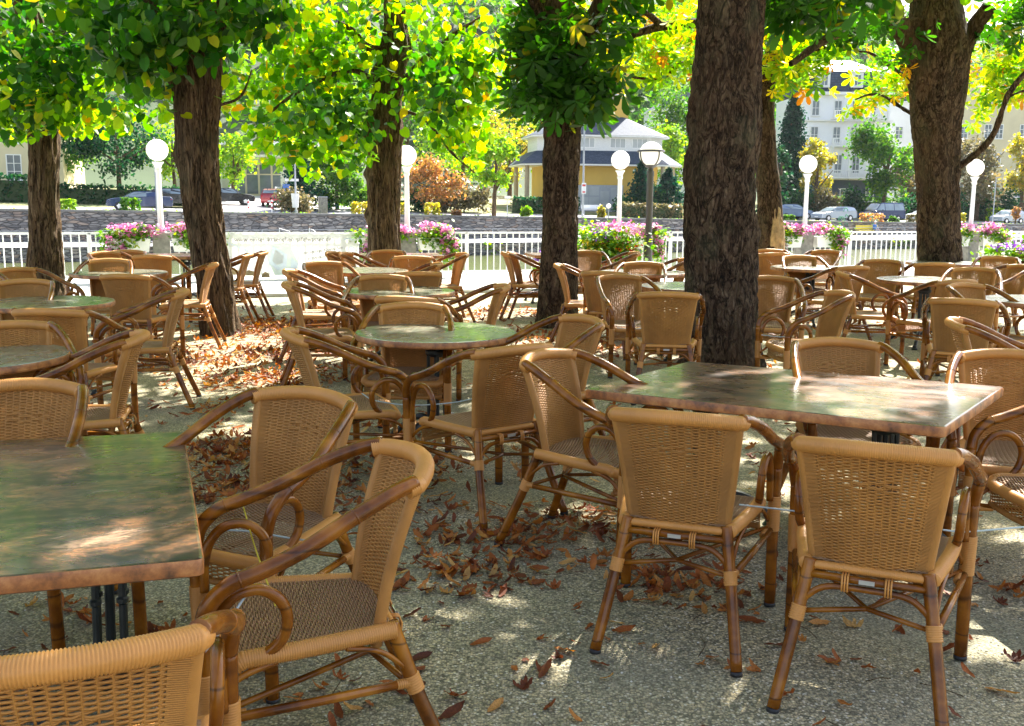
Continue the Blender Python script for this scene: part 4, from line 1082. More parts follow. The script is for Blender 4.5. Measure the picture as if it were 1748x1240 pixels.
strip(BK, -80, 170, [2.2, 4.2], lambda a, t: gz(a)+.06, 'pavement', M['far_path'], 6)
strip(BK, -80, 170, [4.2, 6.2, 9.0, 12.0], lambda a, t: fz(a, t), 'road', M['asphalt'], 6)
strip(BK, -80, 170, [12.0, 22, 45, 60, 120], fz, 'far_ground', M['far_ground'], 6)
mb = MB()
for a, b_ in ((27.5, 36),):                 # paved forecourt of the low building
    pass
vs = [BK.pt(*q) for q in ((9.5, 12.02, fz(9.5, 12.02)+.03), (27, 12.02, fz(27, 12.02)+.03), (24, 32, fz(24, 32)+.06), (12.0, 32, fz(12, 32)+.06))]
mb.add(vs, [(0, 1, 2, 3)]); tag(mb.build('forecourt', M['far_path'], smooth=False), kind='structure')
# hills: a forested slope behind the town
mb = MB(); n, m = 60, 26; vs = []
hn = lambda a, t: noise.noise(Vector((a*.012, t*.012, 3)))*16+noise.noise(Vector((a*.045, t*.045, 9)))*4
def hz(a, t):
    k = min(1, max(0, (t-70)/210)); return fz(a, min(t, 90))+(k**1.15)*(92+18*math.sin(a*.008+1))+hn(a, t)*k
for i in range(n+1):
    a = -330+(900)*i/n
    for j in range(m+1):
        t = 62+300*j/m; vs.append(BK.pt(a, t, hz(a, t)-.5))
mb.add(vs, [(i*(m+1)+j, (i+1)*(m+1)+j, (i+1)*(m+1)+j+1, i*(m+1)+j+1) for i in range(n) for j in range(m)])
tag(mb.build('hills', M['hillgreen']), kind='structure')
P = []; cnt = 0
for _ in range(1500):
    t = 80+230*random.random()**.9; a = random.uniform(-170, 330)
    w_ = BK.pt(a, t, hz(a, t)); pr = proj(w_)
    if pr is None or not (-80 < pr[0] < 1830): continue
    r = random.uniform(3.5, 6.5); P.append(blob((w_.x, w_.y, w_.z+r*.8), (r, r, r*1.15), 95, .25, 6)); cnt += 1
P = J(P)
me = leafcloud('hillside_wood', P, 1.25, 'quad', M['lf_far'], .4); tag(obj_mesh('hillside_wood', me), 'wooded hillside rising behind the town', 'wood', kind='stuff')

# ------------------------------------------------------------ railing
FH = .87
LAMPX = (275, 695, 1056, 1373, 1656)
lamp_s = [FL.loc(FL.pix(x, 401))[0] for x in LAMPX]
posts = []
for k in range(-4, 7):
    s0 = lamp_s[0]+(lamp_s[1]-lamp_s[0])*k if k < 0 else (lamp_s[k] if k < 5 else lamp_s[4]+4.4*(k-4))
    posts.append(s0)
post_bm = MB(); post_bm.box((0, 0, FH/2), (.05, .05, FH)); pm = post_bm.mesh('post', M['white_metal'], False)
def railing(s0, s1, label, n_div):
    c = FL.pt(s0, 0, .02); e = empty('white_railing', label, 'railing', c, FL.a, 'white railings along the river promenade')
    L = s1-s0; mb = MB()
    mb.box((L/2, 0, FH), (L, .05, .035)); mb.box((L/2, 0, FH-.17), (L, .022, .03)); mb.box((L/2, 0, .09), (L, .03, .035))
    mb.build('rail', M['white_metal'], e, smooth=False)
    nb = int(L/.135); mb = MB()
    for i in range(1, nb): mb.box((L*i/nb, 0, FH/2+.04), (.019, .019, FH-.09))
    mb.build('baluster', M['white_metal'], e, smooth=False)
    for q in range(n_div):
        o = bpy.data.objects.new('post', pm); C.objects.link(o); o.parent = e; o.location = (L*(q+.5)/n_div if n_div > 1 else L/2, 0, .01)
names = ['far off frame at left', 'beyond the left frame edge', 'second span off the left edge', 'behind the far left lime trunk', 'between the first flower box and the second, carrying the banner', 'between the second flower box and the black lamp post',
         'between the black lamp post and the hollow tree', 'between the hollow tree and the right hand tree', 'right of the right hand tree', 'at the far right edge']
for i in range(2, len(posts)-1):
    railing(posts[i]+.16, posts[i+1]-.16, 'white steel railing span '+names[min(i, 9)], 2)
# lamps on stone pillars with flower boxes
def blossoms(c, r, n, size, mat, name, parent, tpl='quad', clump=.12, k=18):
    me = leafcloud(name, blob(c, r, n, clump, k), size, tpl, M[mat], .2); return obj_mesh(name, me, parent)
LW = ['far left, its white globe half covered by lime leaves', 'right of the middle lime trunk', 'left of the black lamp post', 'right of the hollow tree', 'right of the right hand tree']
lamp0 = None
for k, (x, s0) in enumerate(zip(LAMPX, lamp_s)):
    p = FL.pt(s0, 0, .02)
    e = empty('stone_pillar', 'weathered stone pillar in the railing under the white lamp '+LW[k], 'pillar', p, FL.a, 'stone pillars in the railing')
    mb = MB(); mb.box((0, 0, .40), (.30, .30, .80)); mb.build('shaft', M['concrete'], e, smooth=False)
    mb = MB(); mb.box((0, 0, .84), (.35, .35, .08), taper=.92); mb.build('cap', M['concrete'], e, smooth=False)
    if lamp0 is None:
        e = empty('globe_street_lamp', 'l', 'street lamp', (0, 0, 0), 0, 'white globe lamps along the railing'); lamp0 = e
        mb = MB(); mb.lathe([(.10, 0), (.10, .03), (.065, .06), (.06, .12), (.052, .2), (.045, 1.05), (.045, 1.10), (.06, 1.12), (.06, 1.15), (.05, 1.17), (.075, 1.24), (.10, 1.27), (.10, 1.29)], 20); mb.build('post', M['white_metal'], e)
        mb = MB(); mb.ball((0, 0, 1.50), .195, 28, 18); mb.build('globe', M['globe'], e)
    else: e = copy_tree(lamp0)
    e.location = (p.x, p.y, .895); tag(e, 'white post lamp with milky globe '+LW[k], 'street lamp', 'white globe lamps along the railing')
    big = k < 2
    for sg in (-1, 1):
        q = FL.pt(s0+sg*.55, -.12, 0)
        e = empty('flower_box', ('left' if sg < 0 else 'right')+' box of pink geraniums, lamp '+LW[k], 'flower box', (q.x, q.y, 0), FL.a, 'white boxes of pink geraniums on the railing')
        mb = MB(); mb.hprism([(-.33, -.1), (.33, -.1), (.33, .1), (-.33, .1)], .56, .80, 1.12); mb.build('box', M['box_white'], e, smooth=False)
        me = leafcloud('foliage', J([blob((0, -.02, .85), (.46, .24, .2), 560, .3, 10), blob((sg*.22, -.12, .55), (.22, .12, .33), 300, .3, 8)]), .07, 'quad', M['lf_flower'], .3); obj_mesh('foliage', me, e)
        blossoms((-sg*.12, -.05, .98), (.56, .3, .17), 430, .052, 'pink', 'blossoms', e)
        blossoms((sg*.25, -.18, .62), (.24, .12, .36), 150 if not big else 240, .05, 'pink', 'blossoms', e)
# banner
b0, b1 = FL.pix(384, 440), FL.pix(612, 440); sb0, sb1 = FL.loc(b0)[0], FL.loc(b1)[0]; sb0 -= .35; Lb = sb1-sb0
p = FL.pt(sb0, -.045, 0)
e = empty('banner', 'long white banner with a web address and pale blue glass print tied to the railing', 'banner', p, FL.a)
mb = MB(); zb, zt = .10, .885; n = 40; vs = []; vb = []
for i in range(n+1):
    x = Lb*i/n; y = .004*math.sin(x*14)-.004*math.cos(x*44)
    vs += [(x, y, zb), (x, y, zt)]; 
mb.add(vs, [(2*i, 2*i+2, 2*i+3, 2*i+1) for i in range(n)]); mb.add([(v[0], v[1]+.006, v[2]) for v in vs], [(2*i, 2*i+1, 2*i+3, 2*i+2) for i in range(n)]); mb.build('cloth', M['banner'], e)
X = lambda px: FL.loc(FL.pix(px, 440))[0]-sb0
Zp = lambda px, py: FL.pix(px, py, -.05).z
text_mesh('www.emser-kraenchen-tafelwasser.de', .118, M['banner_text'], e, ((X(399)+X(567))/2, -.012, Zp(480, 412.5)), (R(90), 0, 0))
text_mesh('ein starkes Kraenchen', .085, M['banner_text'], e, ((X(515)+X(585))/2, -.012, Zp(550, 430)), (R(90), R(-8), 0), 'handwriting', shear=.5)
text_mesh('entdecken', .085, M['banner_text'], e, ((X(515)+X(565))/2, -.012, Zp(540, 442)), (R(90), R(-6), 0), 'handwriting', shear=.5)
def flat(pts, mat, name, y=-.011):
    mb = MB(); mb.add([(X(a), y, Zp(a, b)) for a, b in pts], [tuple(range(len(pts)))[::-1]]); mb.build(name, mat, e, smooth=False)
flat([(448, 417), (494, 417), (507, 446), (503, 470), (468, 470), (456, 445)], M['banner_green'], 'print', -.0105)
flat([(466, 420), (490, 435), (488, 455), (473, 462), (458, 449)], M['banner_blue'], 'print', -.0125)
flat([(470, 426), (484, 437), (482, 449), (472, 453), (464, 446)], M['banner'], 'print', -.014)
flat([(497, 440), (508, 450), (504, 466), (495, 458)], M['banner_blue'], 'print', -.0125)
for a in range(0, 9):
    t0 = 386+a*4.4; flat([(t0, 413+a*1.6), (t0+3, 412+a*1.9), (t0+4, 414+a*2.4), (t0, 415+a*1.9)], M['banner_blue'], 'print', -.0122)
for a, b, r_ in ((595, 410, 9), (600, 424, 5), (598, 436, 4)):
    flat([(a-r_, b-2), (a, b-4), (a+r_, b-1), (a+r_*.7, b+1), (a, b-2), (a-r_*.8, b)], M['banner_blue'], 'print', -.0122)
for a, b, r_ in ((398, 464, 13), (425, 466, 12), (452, 469, 8), (508, 466, 6), (517, 469, 7)):
    flat([(a-r_, b+5), (a-r_*.7, b-1), (a-r_*.1, b-5), (a+r_*.7, b-2), (a+r_, b+5)], M['banner_brown'], 'print', -.0125)
# black lamp
p = atd(1106, 440, 18.4); px_ = p.x
e = empty('black_street_lamp', 'tall black lamp post with a milky globe held in a dark ring cage', 'street lamp', (p.x, 18.4, 0.0))
mb = MB(); mb.lathe([(.078, 0), (.078, .9), (.062, .92), (.062, 2.0), (.068, 2.02), (.068, 2.09), (.05, 2.1), (.05, 2.16)], 20); mb.build('post', M['dark_metal'], e)
mb = MB(); mb.ball((0, 0, 2.40), .215, 30, 18); mb.build('globe', M['globe'], e)
mb = MB(); mb.tube([(.24*math.cos(a), .24*math.sin(a), 2.44) for a in np.linspace(0, 2*math.pi, 40)], .012, 6)
mb.tube([(.235*math.cos(a), .235*math.sin(a), 2.455) for a in np.linspace(0, 2*math.pi, 40)], .012, 6)
for q in range(4):
    a0 = R(30+90*q); mb.tube([(math.cos(a0)*.238*math.cos(t), math.sin(a0)*.238*math.cos(t), 2.40+.238*math.sin(t)) for t in np.linspace(.15, -1.45, 14)], .014, 6)
mb.lathe([(.05, 2.14), (.10, 2.17), (.12, 2.20)], 16); mb.build('cage', M['dark_metal'], e)
# flower tubs
def tub(name, label, px, py0, Y, rw, h, spec, cat='flower tub'):
    p = atd(px, py0, Y); e = empty(name, label, cat, (p.x, Y, 0.02))
    mb = MB(); mb.lathe([(.28*rw, 0), (.36*rw, .25), (.42*rw, .42), (.42*rw, .46), (.38*rw, .46), (.36*rw, .40)], 20); mb.build('tub', M['terracotta'], e)
    me = leafcloud('foliage', J([blob((0, 0, .42+h*.36), (.66*rw, .55*rw, h*.45), int(2600*rw*h), .3, 16), blob((-.1, -.2, .42), (.62*rw, .3*rw, .28), int(600*rw), .3, 9)]), .068, 'quad', M['lf_flower'], .3); obj_mesh('foliage', me, e)
    for mat, n, cx, cz, rr, sz in spec: blossoms((cx*rw, -.12, .42+h*cz), (rr*rw, .40*rw, h*.32), n, sz, mat, 'blossoms', e, clump=.10, k=22)
    return e
tub('bushy_flower_tub', 'bushy tub of yellow, red and pink flowers beside the leafy chestnut trunk', 1041, 460, 18.3, 1.0, .78,
    [('yelfl', 260, -.30, .35, .36, .05), ('redfl', 300, .12, .30, .50, .045), ('pink', 330, .25, .78, .45, .05), ('purfl', 120, -.2, .72, .36, .035), ('redfl', 160, -.1, -.1, .45, .04)])
tub('bushy_flower_tub', 'bushy tub of red and purple flowers at the right frame edge', 1745, 460, 16.2, .95, .62,
    [('purfl', 230, -.25, .62, .45, .04), ('redfl', 240, .1, .3, .5, .06), ('pink', 160, .2, .7, .4, .06), ('redfl', 130, -.25, -.35, .4, .08)])
p = atd(922, 440, 17.6); e = empty('flower_pot', 'small pot of purple flowers left of the leafy chestnut trunk', 'flower pot', (p.x, 17.6, .02))
mb = MB(); mb.lathe([(.10, 0), (.15, .25), (.15, .28), (.13, .28), (.12, .25)], 16); mb.build('pot', M['terracotta'], e)
blossoms((0, 0, .48), (.12, .12, .26), 90, .04, 'purfl', 'blossoms', e, k=6)
me = leafcloud('foliage', blob((0, 0, .36), (.16, .16, .16), 120), .06, 'quad', M['lf_flower'], .2); obj_mesh('foliage', me, e)

# steel cables that lock the chairs, and the orange thread
def cable(pts, label, r=.0032, mat='cable', name='lock_cable', group='steel cables looped through the chairs'):
    P = [at(x, y, z) if not isinstance(x, tuple) else Vector(x) for x, y, z in pts]
    mb = MB(); o_ = P[0]; mb.tube(crom([p-o_ for p in P], 6), r, 6); o = mb.build(name, M[mat], None, o_); tag(o, label, 'cable' if name == 'lock_cable' else 'thread', group); return o
cable([(315, 1172, .44), (345, 1120, .50), (390, 1060, .58), (430, 1000, .63), (436, 990, .625)], 'grey steel cable slanting across the seat of the big left foreground chair')
cable([(372, 905, .47), (430, 908, .47), (500, 920, .47), (560, 927, .46)], 'grey steel cable across the seat of the camera-facing foreground chair')
cable([(618, 672, .48), (640, 684, .47), (700, 692, .47), (770, 688, .48), (820, 678, .49)], 'grey steel cable between the chairs at the central round table')
cable([(1262, 862, .48), (1300, 866, .47), (1375, 875, .46)], 'grey steel cable joining the two back-turned foreground chairs')
cable([(1610, 905, .48), (1650, 908, .47), (1748, 900, .47)], 'grey steel cable running right from the rightmost foreground chair')
cable([(1053, 560, .5), (1085, 562, .5), (1098, 560, .5)], 'short grey cable between the two chairs beside the thickest trunk')
cable([(1300, 572, .5), (1340, 575, .5), (1350, 560, .55)], 'short grey cable at the chair right of the thickest trunk')
cable([(415, 865, .66), (425, 900, .62), (437, 940, .55), (470, 1035, .48)], 'orange thread dangling from the arm of the big left foreground chair', .0022, 'bench_yellow', 'orange_thread', None)
# ------------------------------------------------------------ far bank vegetation
def far_s(px, t): return BK.loc(BK.pix(px, 350, t))[0]
def far_tree(px, top, hw, t, mat, label, style='round', bare=.25, n=1500, size=None, cat='tree', name=None, group=None, trunkr=None):
    s_ = far_s(px, t); g = BK.pt(s_, t, fz(s_, t)); m = (g.y)/F
    H = BK.pix(px, top, t).z-g.z; W = hw*m*1.02
    name = name or {'round': 'broadleaf_tree', 'cone': 'conifer', 'shrub': 'shrub', 'cube': 'clipped_shrub'}[style]
    e = empty(name, label, cat, (g.x, g.y, g.z), 0, group)
    size = size or max(.16, .0048*g.y*.55)
    if style in ('round', 'cone'):
        r0 = trunkr or H*.022+.06; mb = MB(); top_z = H*(.75 if style == 'round' else .9)
        bend = random.uniform(-.04, .04)*H
        mb.tube(crom([(0, 0, -.3), (bend*.3, 0, H*.25), (bend, 0, H*.5), (bend*.6, 0, top_z)], 4), np.linspace(r0, r0*.3, 13), 8)
        if style == 'round':
            for q in range(5):
                a = random.uniform(0, 6.28); z0 = H*random.uniform(.3, .5)
                mb.tube([(bend*.8, 0, z0), (math.cos(a)*W*.4, math.sin(a)*W*.4, z0+H*.15), (math.cos(a)*W*.7, math.sin(a)*W*.7, z0+H*.26)], [r0*.45, r0*.3, r0*.12], 6)
        mb.build('trunk', M['bark_lime'], e)
    Pn = []
    if style == 'round':
        zc = H*(bare+1)/2; hz_ = H*(1-bare)/2
        k = 15
        for q in range(k):
            th = random.uniform(0, 6.28); v = random.uniform(-1, 1); rr = math.sqrt(max(0, 1-v*v))*random.uniform(.45, .80)
            cx, cy, cz = rr*W*math.cos(th), rr*W*.9*math.sin(th), zc+v*hz_*.72
            sb = random.uniform(.26, .42); Pn.append(blob((cx, cy, cz), (W*sb, W*sb, min(W, hz_)*sb*1.0), 2*n//k, .34, 7))
    elif style == 'cone':
        k = 22
        for q in range(k):
            f = (q+.5)/k; z = H*(bare*.4+(1-bare*.4)*f); ww = W*(1-f)**.75*random.uniform(.8, 1.1)+.15
            for a in np.linspace(0, 6.28, 5)[:-1]+random.uniform(0, 2): Pn.append(blob((math.cos(a)*ww*.6, math.sin(a)*ww*.6, z), (ww*.62, ww*.62, H*.06), max(8, int(1.5*n)//(4*k)), .38, 4))
    elif style == 'shrub':
        k = 9
        for q in range(k):
            x = random.uniform(-.7, .7)*W; sb = random.uniform(.3, .5)
            Pn.append(blob((x, random.uniform(-.5, .5)*min(W, H), H*random.uniform(.25, .72)), (W*sb, min(W, H)*sb, H*.3), 2*n//k, .35, 6))
    else:
        q = rng.uniform(-1, 1, (n, 3)); ax = rng.integers(0, 3, n); sg = rng.choice([-1, 1], n); q[np.arange(n), ax] = sg*rng.uniform(.8, 1.03, n)
        Pn.append(q*np.array([W, min(W, 1.2), H/2])+np.array([0, 0, H/2]))
    P = J(Pn); P[:, 2] = np.clip(P[:, 2], 0.05, None)
    obj_mesh('crown' if style in ('round', 'cone') else 'foliage', leafcloud('crown', P, size, 'quad', M[mat], .45), e)
    return e
def hedge(px0, px1, top, t, mat, label, dens=26, depth=1.0, name='hedge', size=.24):
    s0, s1 = far_s(px0, t), far_s(px1, t); g0 = BK.pt(s0, t, fz(s0, t)); H = BK.pix((px0+px1)/2, top, t).z-fz((s0+s1)/2, t); L = s1-s0
    n = int(dens*L*(H+depth*.6)*2); q = rng.uniform(0, 1, (n, 3)); face = rng.integers(0, 3, n)
    q[face == 0, 1] = rng.normal(0, .06, (face == 0).sum()); q[face == 1, 2] = 1+rng.normal(0, .05, (face == 1).sum())
    P = np.stack([q[:, 0]*L, q[:, 1]*depth, q[:, 2]*H], axis=1); P[:, 2] += rng.normal(0, .05, n)
    e = empty(name, label, 'hedge', (g0.x, g0.y, g0.z), BK.a)
    # slope with the bank
    P[:, 2] -= .0125*P[:, 0]
    mb = MB(); mb.box((L/2, depth/2, H*.42), (L*.98, depth*.8, H*.8)); V = mb.v[0]; V[:, 2] -= .0125*V[:, 0]; mb.build('inner_twigs', M['hillgreen'], e, smooth=False)
    obj_mesh('foliage', leafcloud('foliage', P, size, 'quad', M[mat], .4), e); return e

GT = 'trees on the far bank'
FT = [
 (205, 165, 95, 20, 'lf_deep', 'dark green spreading tree above the navy car on the far bank', 'round', .22, 3200),
 (300, 205, 55, 24, 'lf_light', 'light green tree behind the far left globe lamp', 'round', .2, 1500),
 (120, 180, 60, 30, 'lf_far', 'mid green tree beyond the hedge at left', 'round', .15, 1500),
 (398, 225, 42, 24, 'lf_light', 'yellow-green tree beside the low entrance building', 'round', .25, 1100),
 (495, 150, 80, 42, 'lf_far', 'tall green tree behind the low entrance building', 'round', .2, 2000),
 (515, 235, 42, 12, 'lf_fir', 'dark ivy-green conifer right of the low entrance building', 'cone', .1, 2200),
 (575, 250, 50, 13, 'lf_far', 'green tree left of the middle lime trunk on the far bank', 'round', .1, 1500),
 (600, 130, 90, 55, 'lf_far', 'tall tree rising behind the middle lime crown', 'round', .1, 1700),
 (742, 262, 62, 12, 'lf_autumn', 'orange autumn shrub tree behind the second globe lamp', 'round', .1, 1500),
 (790, 160, 85, 30, 'lf_light', 'pale sparse tree behind the round young tree', 'round', .2, 1200),
 (870, 170, 60, 44, 'lf_yellow', 'tall pale yellow-leaved tree left of the pavilion', 'round', .1, 1200),
 (700, 140, 80, 50, 'lf_far', 'big tree in the gap between the middle limes', 'round', .1, 1500),
 (843, 222, 40, 3.2, 'lf_light', 'young bright green round tree with a thin trunk at the river wall', 'round', .33, 1900),
 (1135, 140, 75, 45, 'lf_far', 'tall green tree right behind the pavilion tower', 'round', .2, 2000),
 (1140, 208, 45, 34, 'lf_light', 'glowing yellow-green tree right of the pavilion roof', 'round', .1, 1300),
 (930, 120, 70, 60, 'lf_far', 'distant tree behind the pavilion', 'round', .1, 1200),
 (1347, 165, 46, 20, 'lf_fir', 'dark pointed conifer in front of the white villa', 'cone', .05, 5200),
 (1392, 228, 36, 16, 'lf_yellow', 'small yellow-green tree between conifer and white villa', 'round', .2, 1200),
 (1328, 240, 24, 12, 'lf_deep', 'grey-green bush tree beside the dark conifer', 'round', .05, 700),
 (1508, 192, 62, 13, 'lf_far', 'full green tree on the far bank in front of the white villa', 'round', .18, 3200),
 (1552, 250, 40, 20, 'lf_brown', 'brownish tree left of the right hand tree on the far bank', 'round', .1, 900),
 (1668, 210, 55, 14, 'lf_brown', 'brown-green thin tree right of the right hand tree', 'round', .12, 1700),
 (1745, 215, 45, 14, 'lf_yellow', 'yellow tree at the right frame edge on the far bank', 'round', .2, 1600),
 (30, 120, 90, 55, 'lf_deep', 'dark tree behind the cream building at left', 'round', .1, 1500),
 (1240, 150, 80, 50, 'lf_far', 'tree behind the thickest trunk on the far bank', 'round', .1, 1300),
]
for px, top, hw, t, mat, lab, st, bare, n in FT: far_tree(px, top, hw, t, mat, lab, st, bare, n, group=GT)
FS = [
 (505, 318, 36, 5, 'lf_brown', 'brown-green shrub right of the red car', 'shrub', 700), (555, 305, 30, 13.5, 'lf_far', 'green shrub behind the grey utility cabinet', 'shrub', 600), (605, 312, 35, 13.5, 'lf_far', 'green shrub left of the middle lime trunk', 'shrub', 600),
 (712, 318, 30, 13, 'lf_deep', 'dark shrub below the autumn tree', 'shrub', 500), (765, 312, 30, 13, 'lf_brown', 'purple-brown shrub below the autumn tree', 'shrub', 600), (812, 305, 32, 13, 'lf_brown', 'grey-brown bare-looking shrub left of the young round tree', 'shrub', 600),
 (1095, 272, 26, 12.6, 'lf_fir', 'dark conifer shrub in front of the pavilion doors', 'cone', 1500), (1140, 290, 34, 12.6, 'lf_fir', 'dark conifer shrub at the right of the pavilion', 'cone', 1500), (1100, 312, 30, 12.2, 'lf_deep', 'grey-green round shrub in front of the pavilion', 'shrub', 900),
 (1070, 330, 24, 12.2, 'lf_deep', 'low dark shrub right of the pavilion bench', 'shrub', 400), (905, 335, 40, 16, 'lf_deep', 'low dark shrub left of the pavilion wall', 'shrub', 500),
 (1408, 318, 24, 13, 'lf_brown', 'brownish shrub in front of the white villa', 'shrub', 500), (1450, 312, 24, 13.5, 'lf_deep', 'dark shrub right of the villa base', 'shrub', 500), (1600, 300, 40, 13.5, 'lf_deep', 'dark shrub behind the right hand tree', 'shrub', 600), (1365, 315, 26, 13.5, 'lf_deep', 'dark shrub below the pointed conifer', 'shrub', 500), (1700, 318, 36, 13.5, 'lf_deep', 'dark shrub at the right near the small car', 'shrub', 500), (1560, 320, 40, 13.5, 'lf_deep', 'dark shrub behind the van', 'shrub', 500),
]
for px, top, hw, t, mat, lab, st, n in FS: far_tree(px, top, hw, t, mat, lab, st, .05, n, cat='shrub', group='shrubs on the far bank', name='shrub')
CS = [(222, 338, 12, 1.4, 'lf_far', 'green clipped cube shrub in front of the navy car'), (113, 340, 11, 1.4, 'lf_light', 'yellow-green clipped shrub right of the far left trunk on the wall'), (615, 345, 12, 1.4, 'lf_yellow', 'yellow clipped shrub just left of the middle lime trunk'),
 (738, 346, 11, 1.4, 'lf_yellow', 'yellow clipped shrub right of the second globe lamp'), (685, 347, 9, 1.4, 'lf_yellow', 'small yellow clipped shrub right of the middle lime trunk'), (779, 359, 6, 1.2, 'lf_autumn', 'tiny reddish shrub on the far wall'),
 (897, 352, 10, 1.4, 'lf_light', 'round green shrub left of the leafy chestnut trunk on the wall'), (1026, 352, 9, 1.4, 'lf_yellow', 'yellow-orange round shrub by the small globe light'), (1490, 364, 15, 1.4, 'lf_autumn', 'orange-tinged clipped hedge block in front of the dark van'),
 (1530, 368, 8, 1.4, 'lf_far', 'small round shrub at the rear of the dark van'), (1562, 366, 9, 1.4, 'lf_brown', 'brown-green clipped block left of the right hand tree'), (1640, 364, 7, 1.4, 'lf_yellow', 'small yellow shrub right of the right hand tree'), (1345, 367, 9, 1.4, 'lf_far', 'low green shrub under the dark blue hatchback'), (1700, 355, 11, 12.4, 'lf_light', 'green clipped bush behind the small silver car')]
for px, top, hw, t, mat, lab in CS: far_tree(px, top, hw, t, mat, lab, 'cube' if 'round' not in lab else 'shrub', 0, 420, size=.2, cat='clipped shrub', group='clipped shrubs along the far wall', name='clipped_shrub')
e = far_tree(1736, 352, 9, 1.6, 'lf_autumn', 'small standard shrub with orange ball crown on the far wall at right', 'round', .35, 300, .16)
hedge(-60, 50, 299, 16, 'lf_deep', 'tall dark hedge at the far left below the cream building')
hedge(92, 330, 318, 15.5, 'lf_deep', 'long dark hedge behind the parked cars at left')
hedge(1062, 1168, 349, 5.0, 'lf_brown', 'low purple-green hedge in front of the pavilion shrubs', 30, 1.0)
hedge(880, 990, 338, 13, 'lf_deep', 'low dark hedge at the foot of the pavilion')
hedge(1318, 1560, 338, 14.5, 'lf_far', 'hedge running behind the cars parked on the right')
hedge(1560, 1800, 345, 14.5, 'lf_deep', 'dark hedge behind the right hand tree on the far bank')
q = rng.uniform(0, 1, (2600, 2)); P = np.array([BK.pt(-20+a*120, .7+b*1.3, gz(-20+a*120)+.08) for a, b in q]); me = leafcloud('wall_top_plants', P+rng.normal(0, .07, P.shape)*np.array([1, 1, .6]), .16, 'quad', M['lf_light'], .1)
tag(obj_mesh('wall_top_plants', me), 'low straggling plants along the top of the far wall', 'plants', kind='stuff')
P = np.array([BK.pt(random.uniform(5, 85), WT-.52+random.uniform(-.2, .1), random.uniform(-2.2, -1.4)) for _ in range(1400)]); sel = np.array([noise.noise(Vector((p[0]*.35, 0, 1))) > .12 for p in P])
tag(obj_mesh('waterside_weeds', leafcloud('waterside_weeds', P[sel], .22, 'quad', M['lf_light'], .3)), 'green weeds growing at the waterline of the far quay', 'weeds', kind='stuff')

# ------------------------------------------------------------ buildings
def win(parent, x, z, w, h, y, frame='white_trim', pane='pane', bars=(1, 1), depth=.08, name='window', ang=None, sill=True):
    mb = MB(); f = .09
    for a in ((x, z+h/2+f/2, w+2*f, f), (x, z-h/2-f/2, w+2*f, f)): mb.box((a[0], y, a[1]), (a[2], depth, a[3]))
    for sx in (-1, 1): mb.box((x+sx*(w/2+f/2), y, z), (f, depth, h))
    for i in range(1, bars[0]+1): mb.box((x-w/2+w*i/(bars[0]+1), y+.005, z), (.06, depth*.7, h))
    for i in range(1, bars[1]+1): mb.box((x, y+.005, z-h/2+h*i/(bars[1]+1)), (w, depth*.6, .05))
    if sill: mb.box((x, y-.06, z-h/2-f-.035), (w+.4, depth+.12, .066))
    o = mb.build(name, M[frame], parent, smooth=False)
    mb = MB(); mb.box((x, y+.03, z), (w-.004, .02, h-.004)); mb.build('pane', M[pane], o, smooth=False); return o
def place_b(name, label, px, t, rz=None, cat='building'):
    s_ = far_s(px, t); g = BK.pt(s_, t, fz(s_, t)); return empty(name, label, cat, (g.x, g.y, g.z-.1), BK.a if rz is None else rz), s_, g.y/F
# pavilion
e, s_, m = place_b('pavilion', 'yellow pavilion with two-tier slate roofs, white upper storey and square tower', 1033, 17)
e.rotation_euler = (0, 0, R(10)); kx = m
ZZ = lambda py: BK.pix(1022, py, 17).z-(e.location.z)
W1 = 8.2; D1 = 5.5; ch = 2.2
def octo(w, d, c): return [(-w+c, -d), (w-c, -d), (w, -d+c), (w, d-c), (w-c, d), (-w+c, d), (-w, d-c), (-w, -d+c)]
def shift(P, dy): return [(x, y+dy) for x, y in P]
zE, zR1, zU, zR2 = ZZ(283), ZZ(257), ZZ(233), ZZ(194)
mb = MB(); mb.hprism(shift(octo(6.0, 4.2, 1.0), 5), 0, zE+.25); mb.build('wall', M['yellow_wall'], e, smooth=False)
mb = MB(); mb.hprism(shift(octo(W1+.3, D1+.3, ch), 5), zE, zE+.14); mb.build('eaves', M['white_trim'], e, smooth=False)
def roof(z0, z1, w0, d0, c0, w1, d1, c1, nm='roof'):
    A, B = shift(octo(w0, d0, c0), 5), shift(octo(w1, d1, c1), 5); mb = MB()
    mb.add([(x, y, z0) for x, y in A]+[(x, y, z1) for x, y in B], [(i, (i+1) % 8, 8+(i+1) % 8, 8+i) for i in range(8)]+[tuple(range(8, 16))]); return mb.build(nm, M['slate'], e, smooth=False)
roof(zE+.143, zR1, W1+.35, D1+.35, ch, 6.7, 4.6, 1.9)
mb = MB(); mb.hprism(shift(octo(6.6, 4.5, 1.9), 5), zR1-.15, zU); mb.build('upper_wall', M['shingle'], e, smooth=False)
mb = MB(); mb.hprism(shift(octo(7.25, 5.1, 2.1), 5), zU, zU+.16); mb.build('upper_eaves', M['white_trim'], e, smooth=False)
roof(zU+.163, zR2, 7.3, 5.15, 2.1, 3.0, 1.4, .3)
mb = MB(); mb.box((2.1, 5, zR2+3.0), (2.4, 2.4, 7.0)); tw = mb.build('tower', M['yellow_wall'], e, smooth=False)
win(tw, 1.85, zR2+1.9, .5, .7, 3.78, bars=(0, 0), sill=False)
mb = MB(); mb.add([(.6, 3.5, zR2+6.52), (3.6, 3.5, zR2+6.52), (3.6, 6.5, zR2+6.52), (.6, 6.5, zR2+6.52), (2.1, 5, zR2+9)], [(0, 1, 4), (1, 2, 4), (2, 3, 4), (3, 0, 4), (3, 2, 1, 0)]); mb.build('roof', M['slate'], tw, smooth=False)
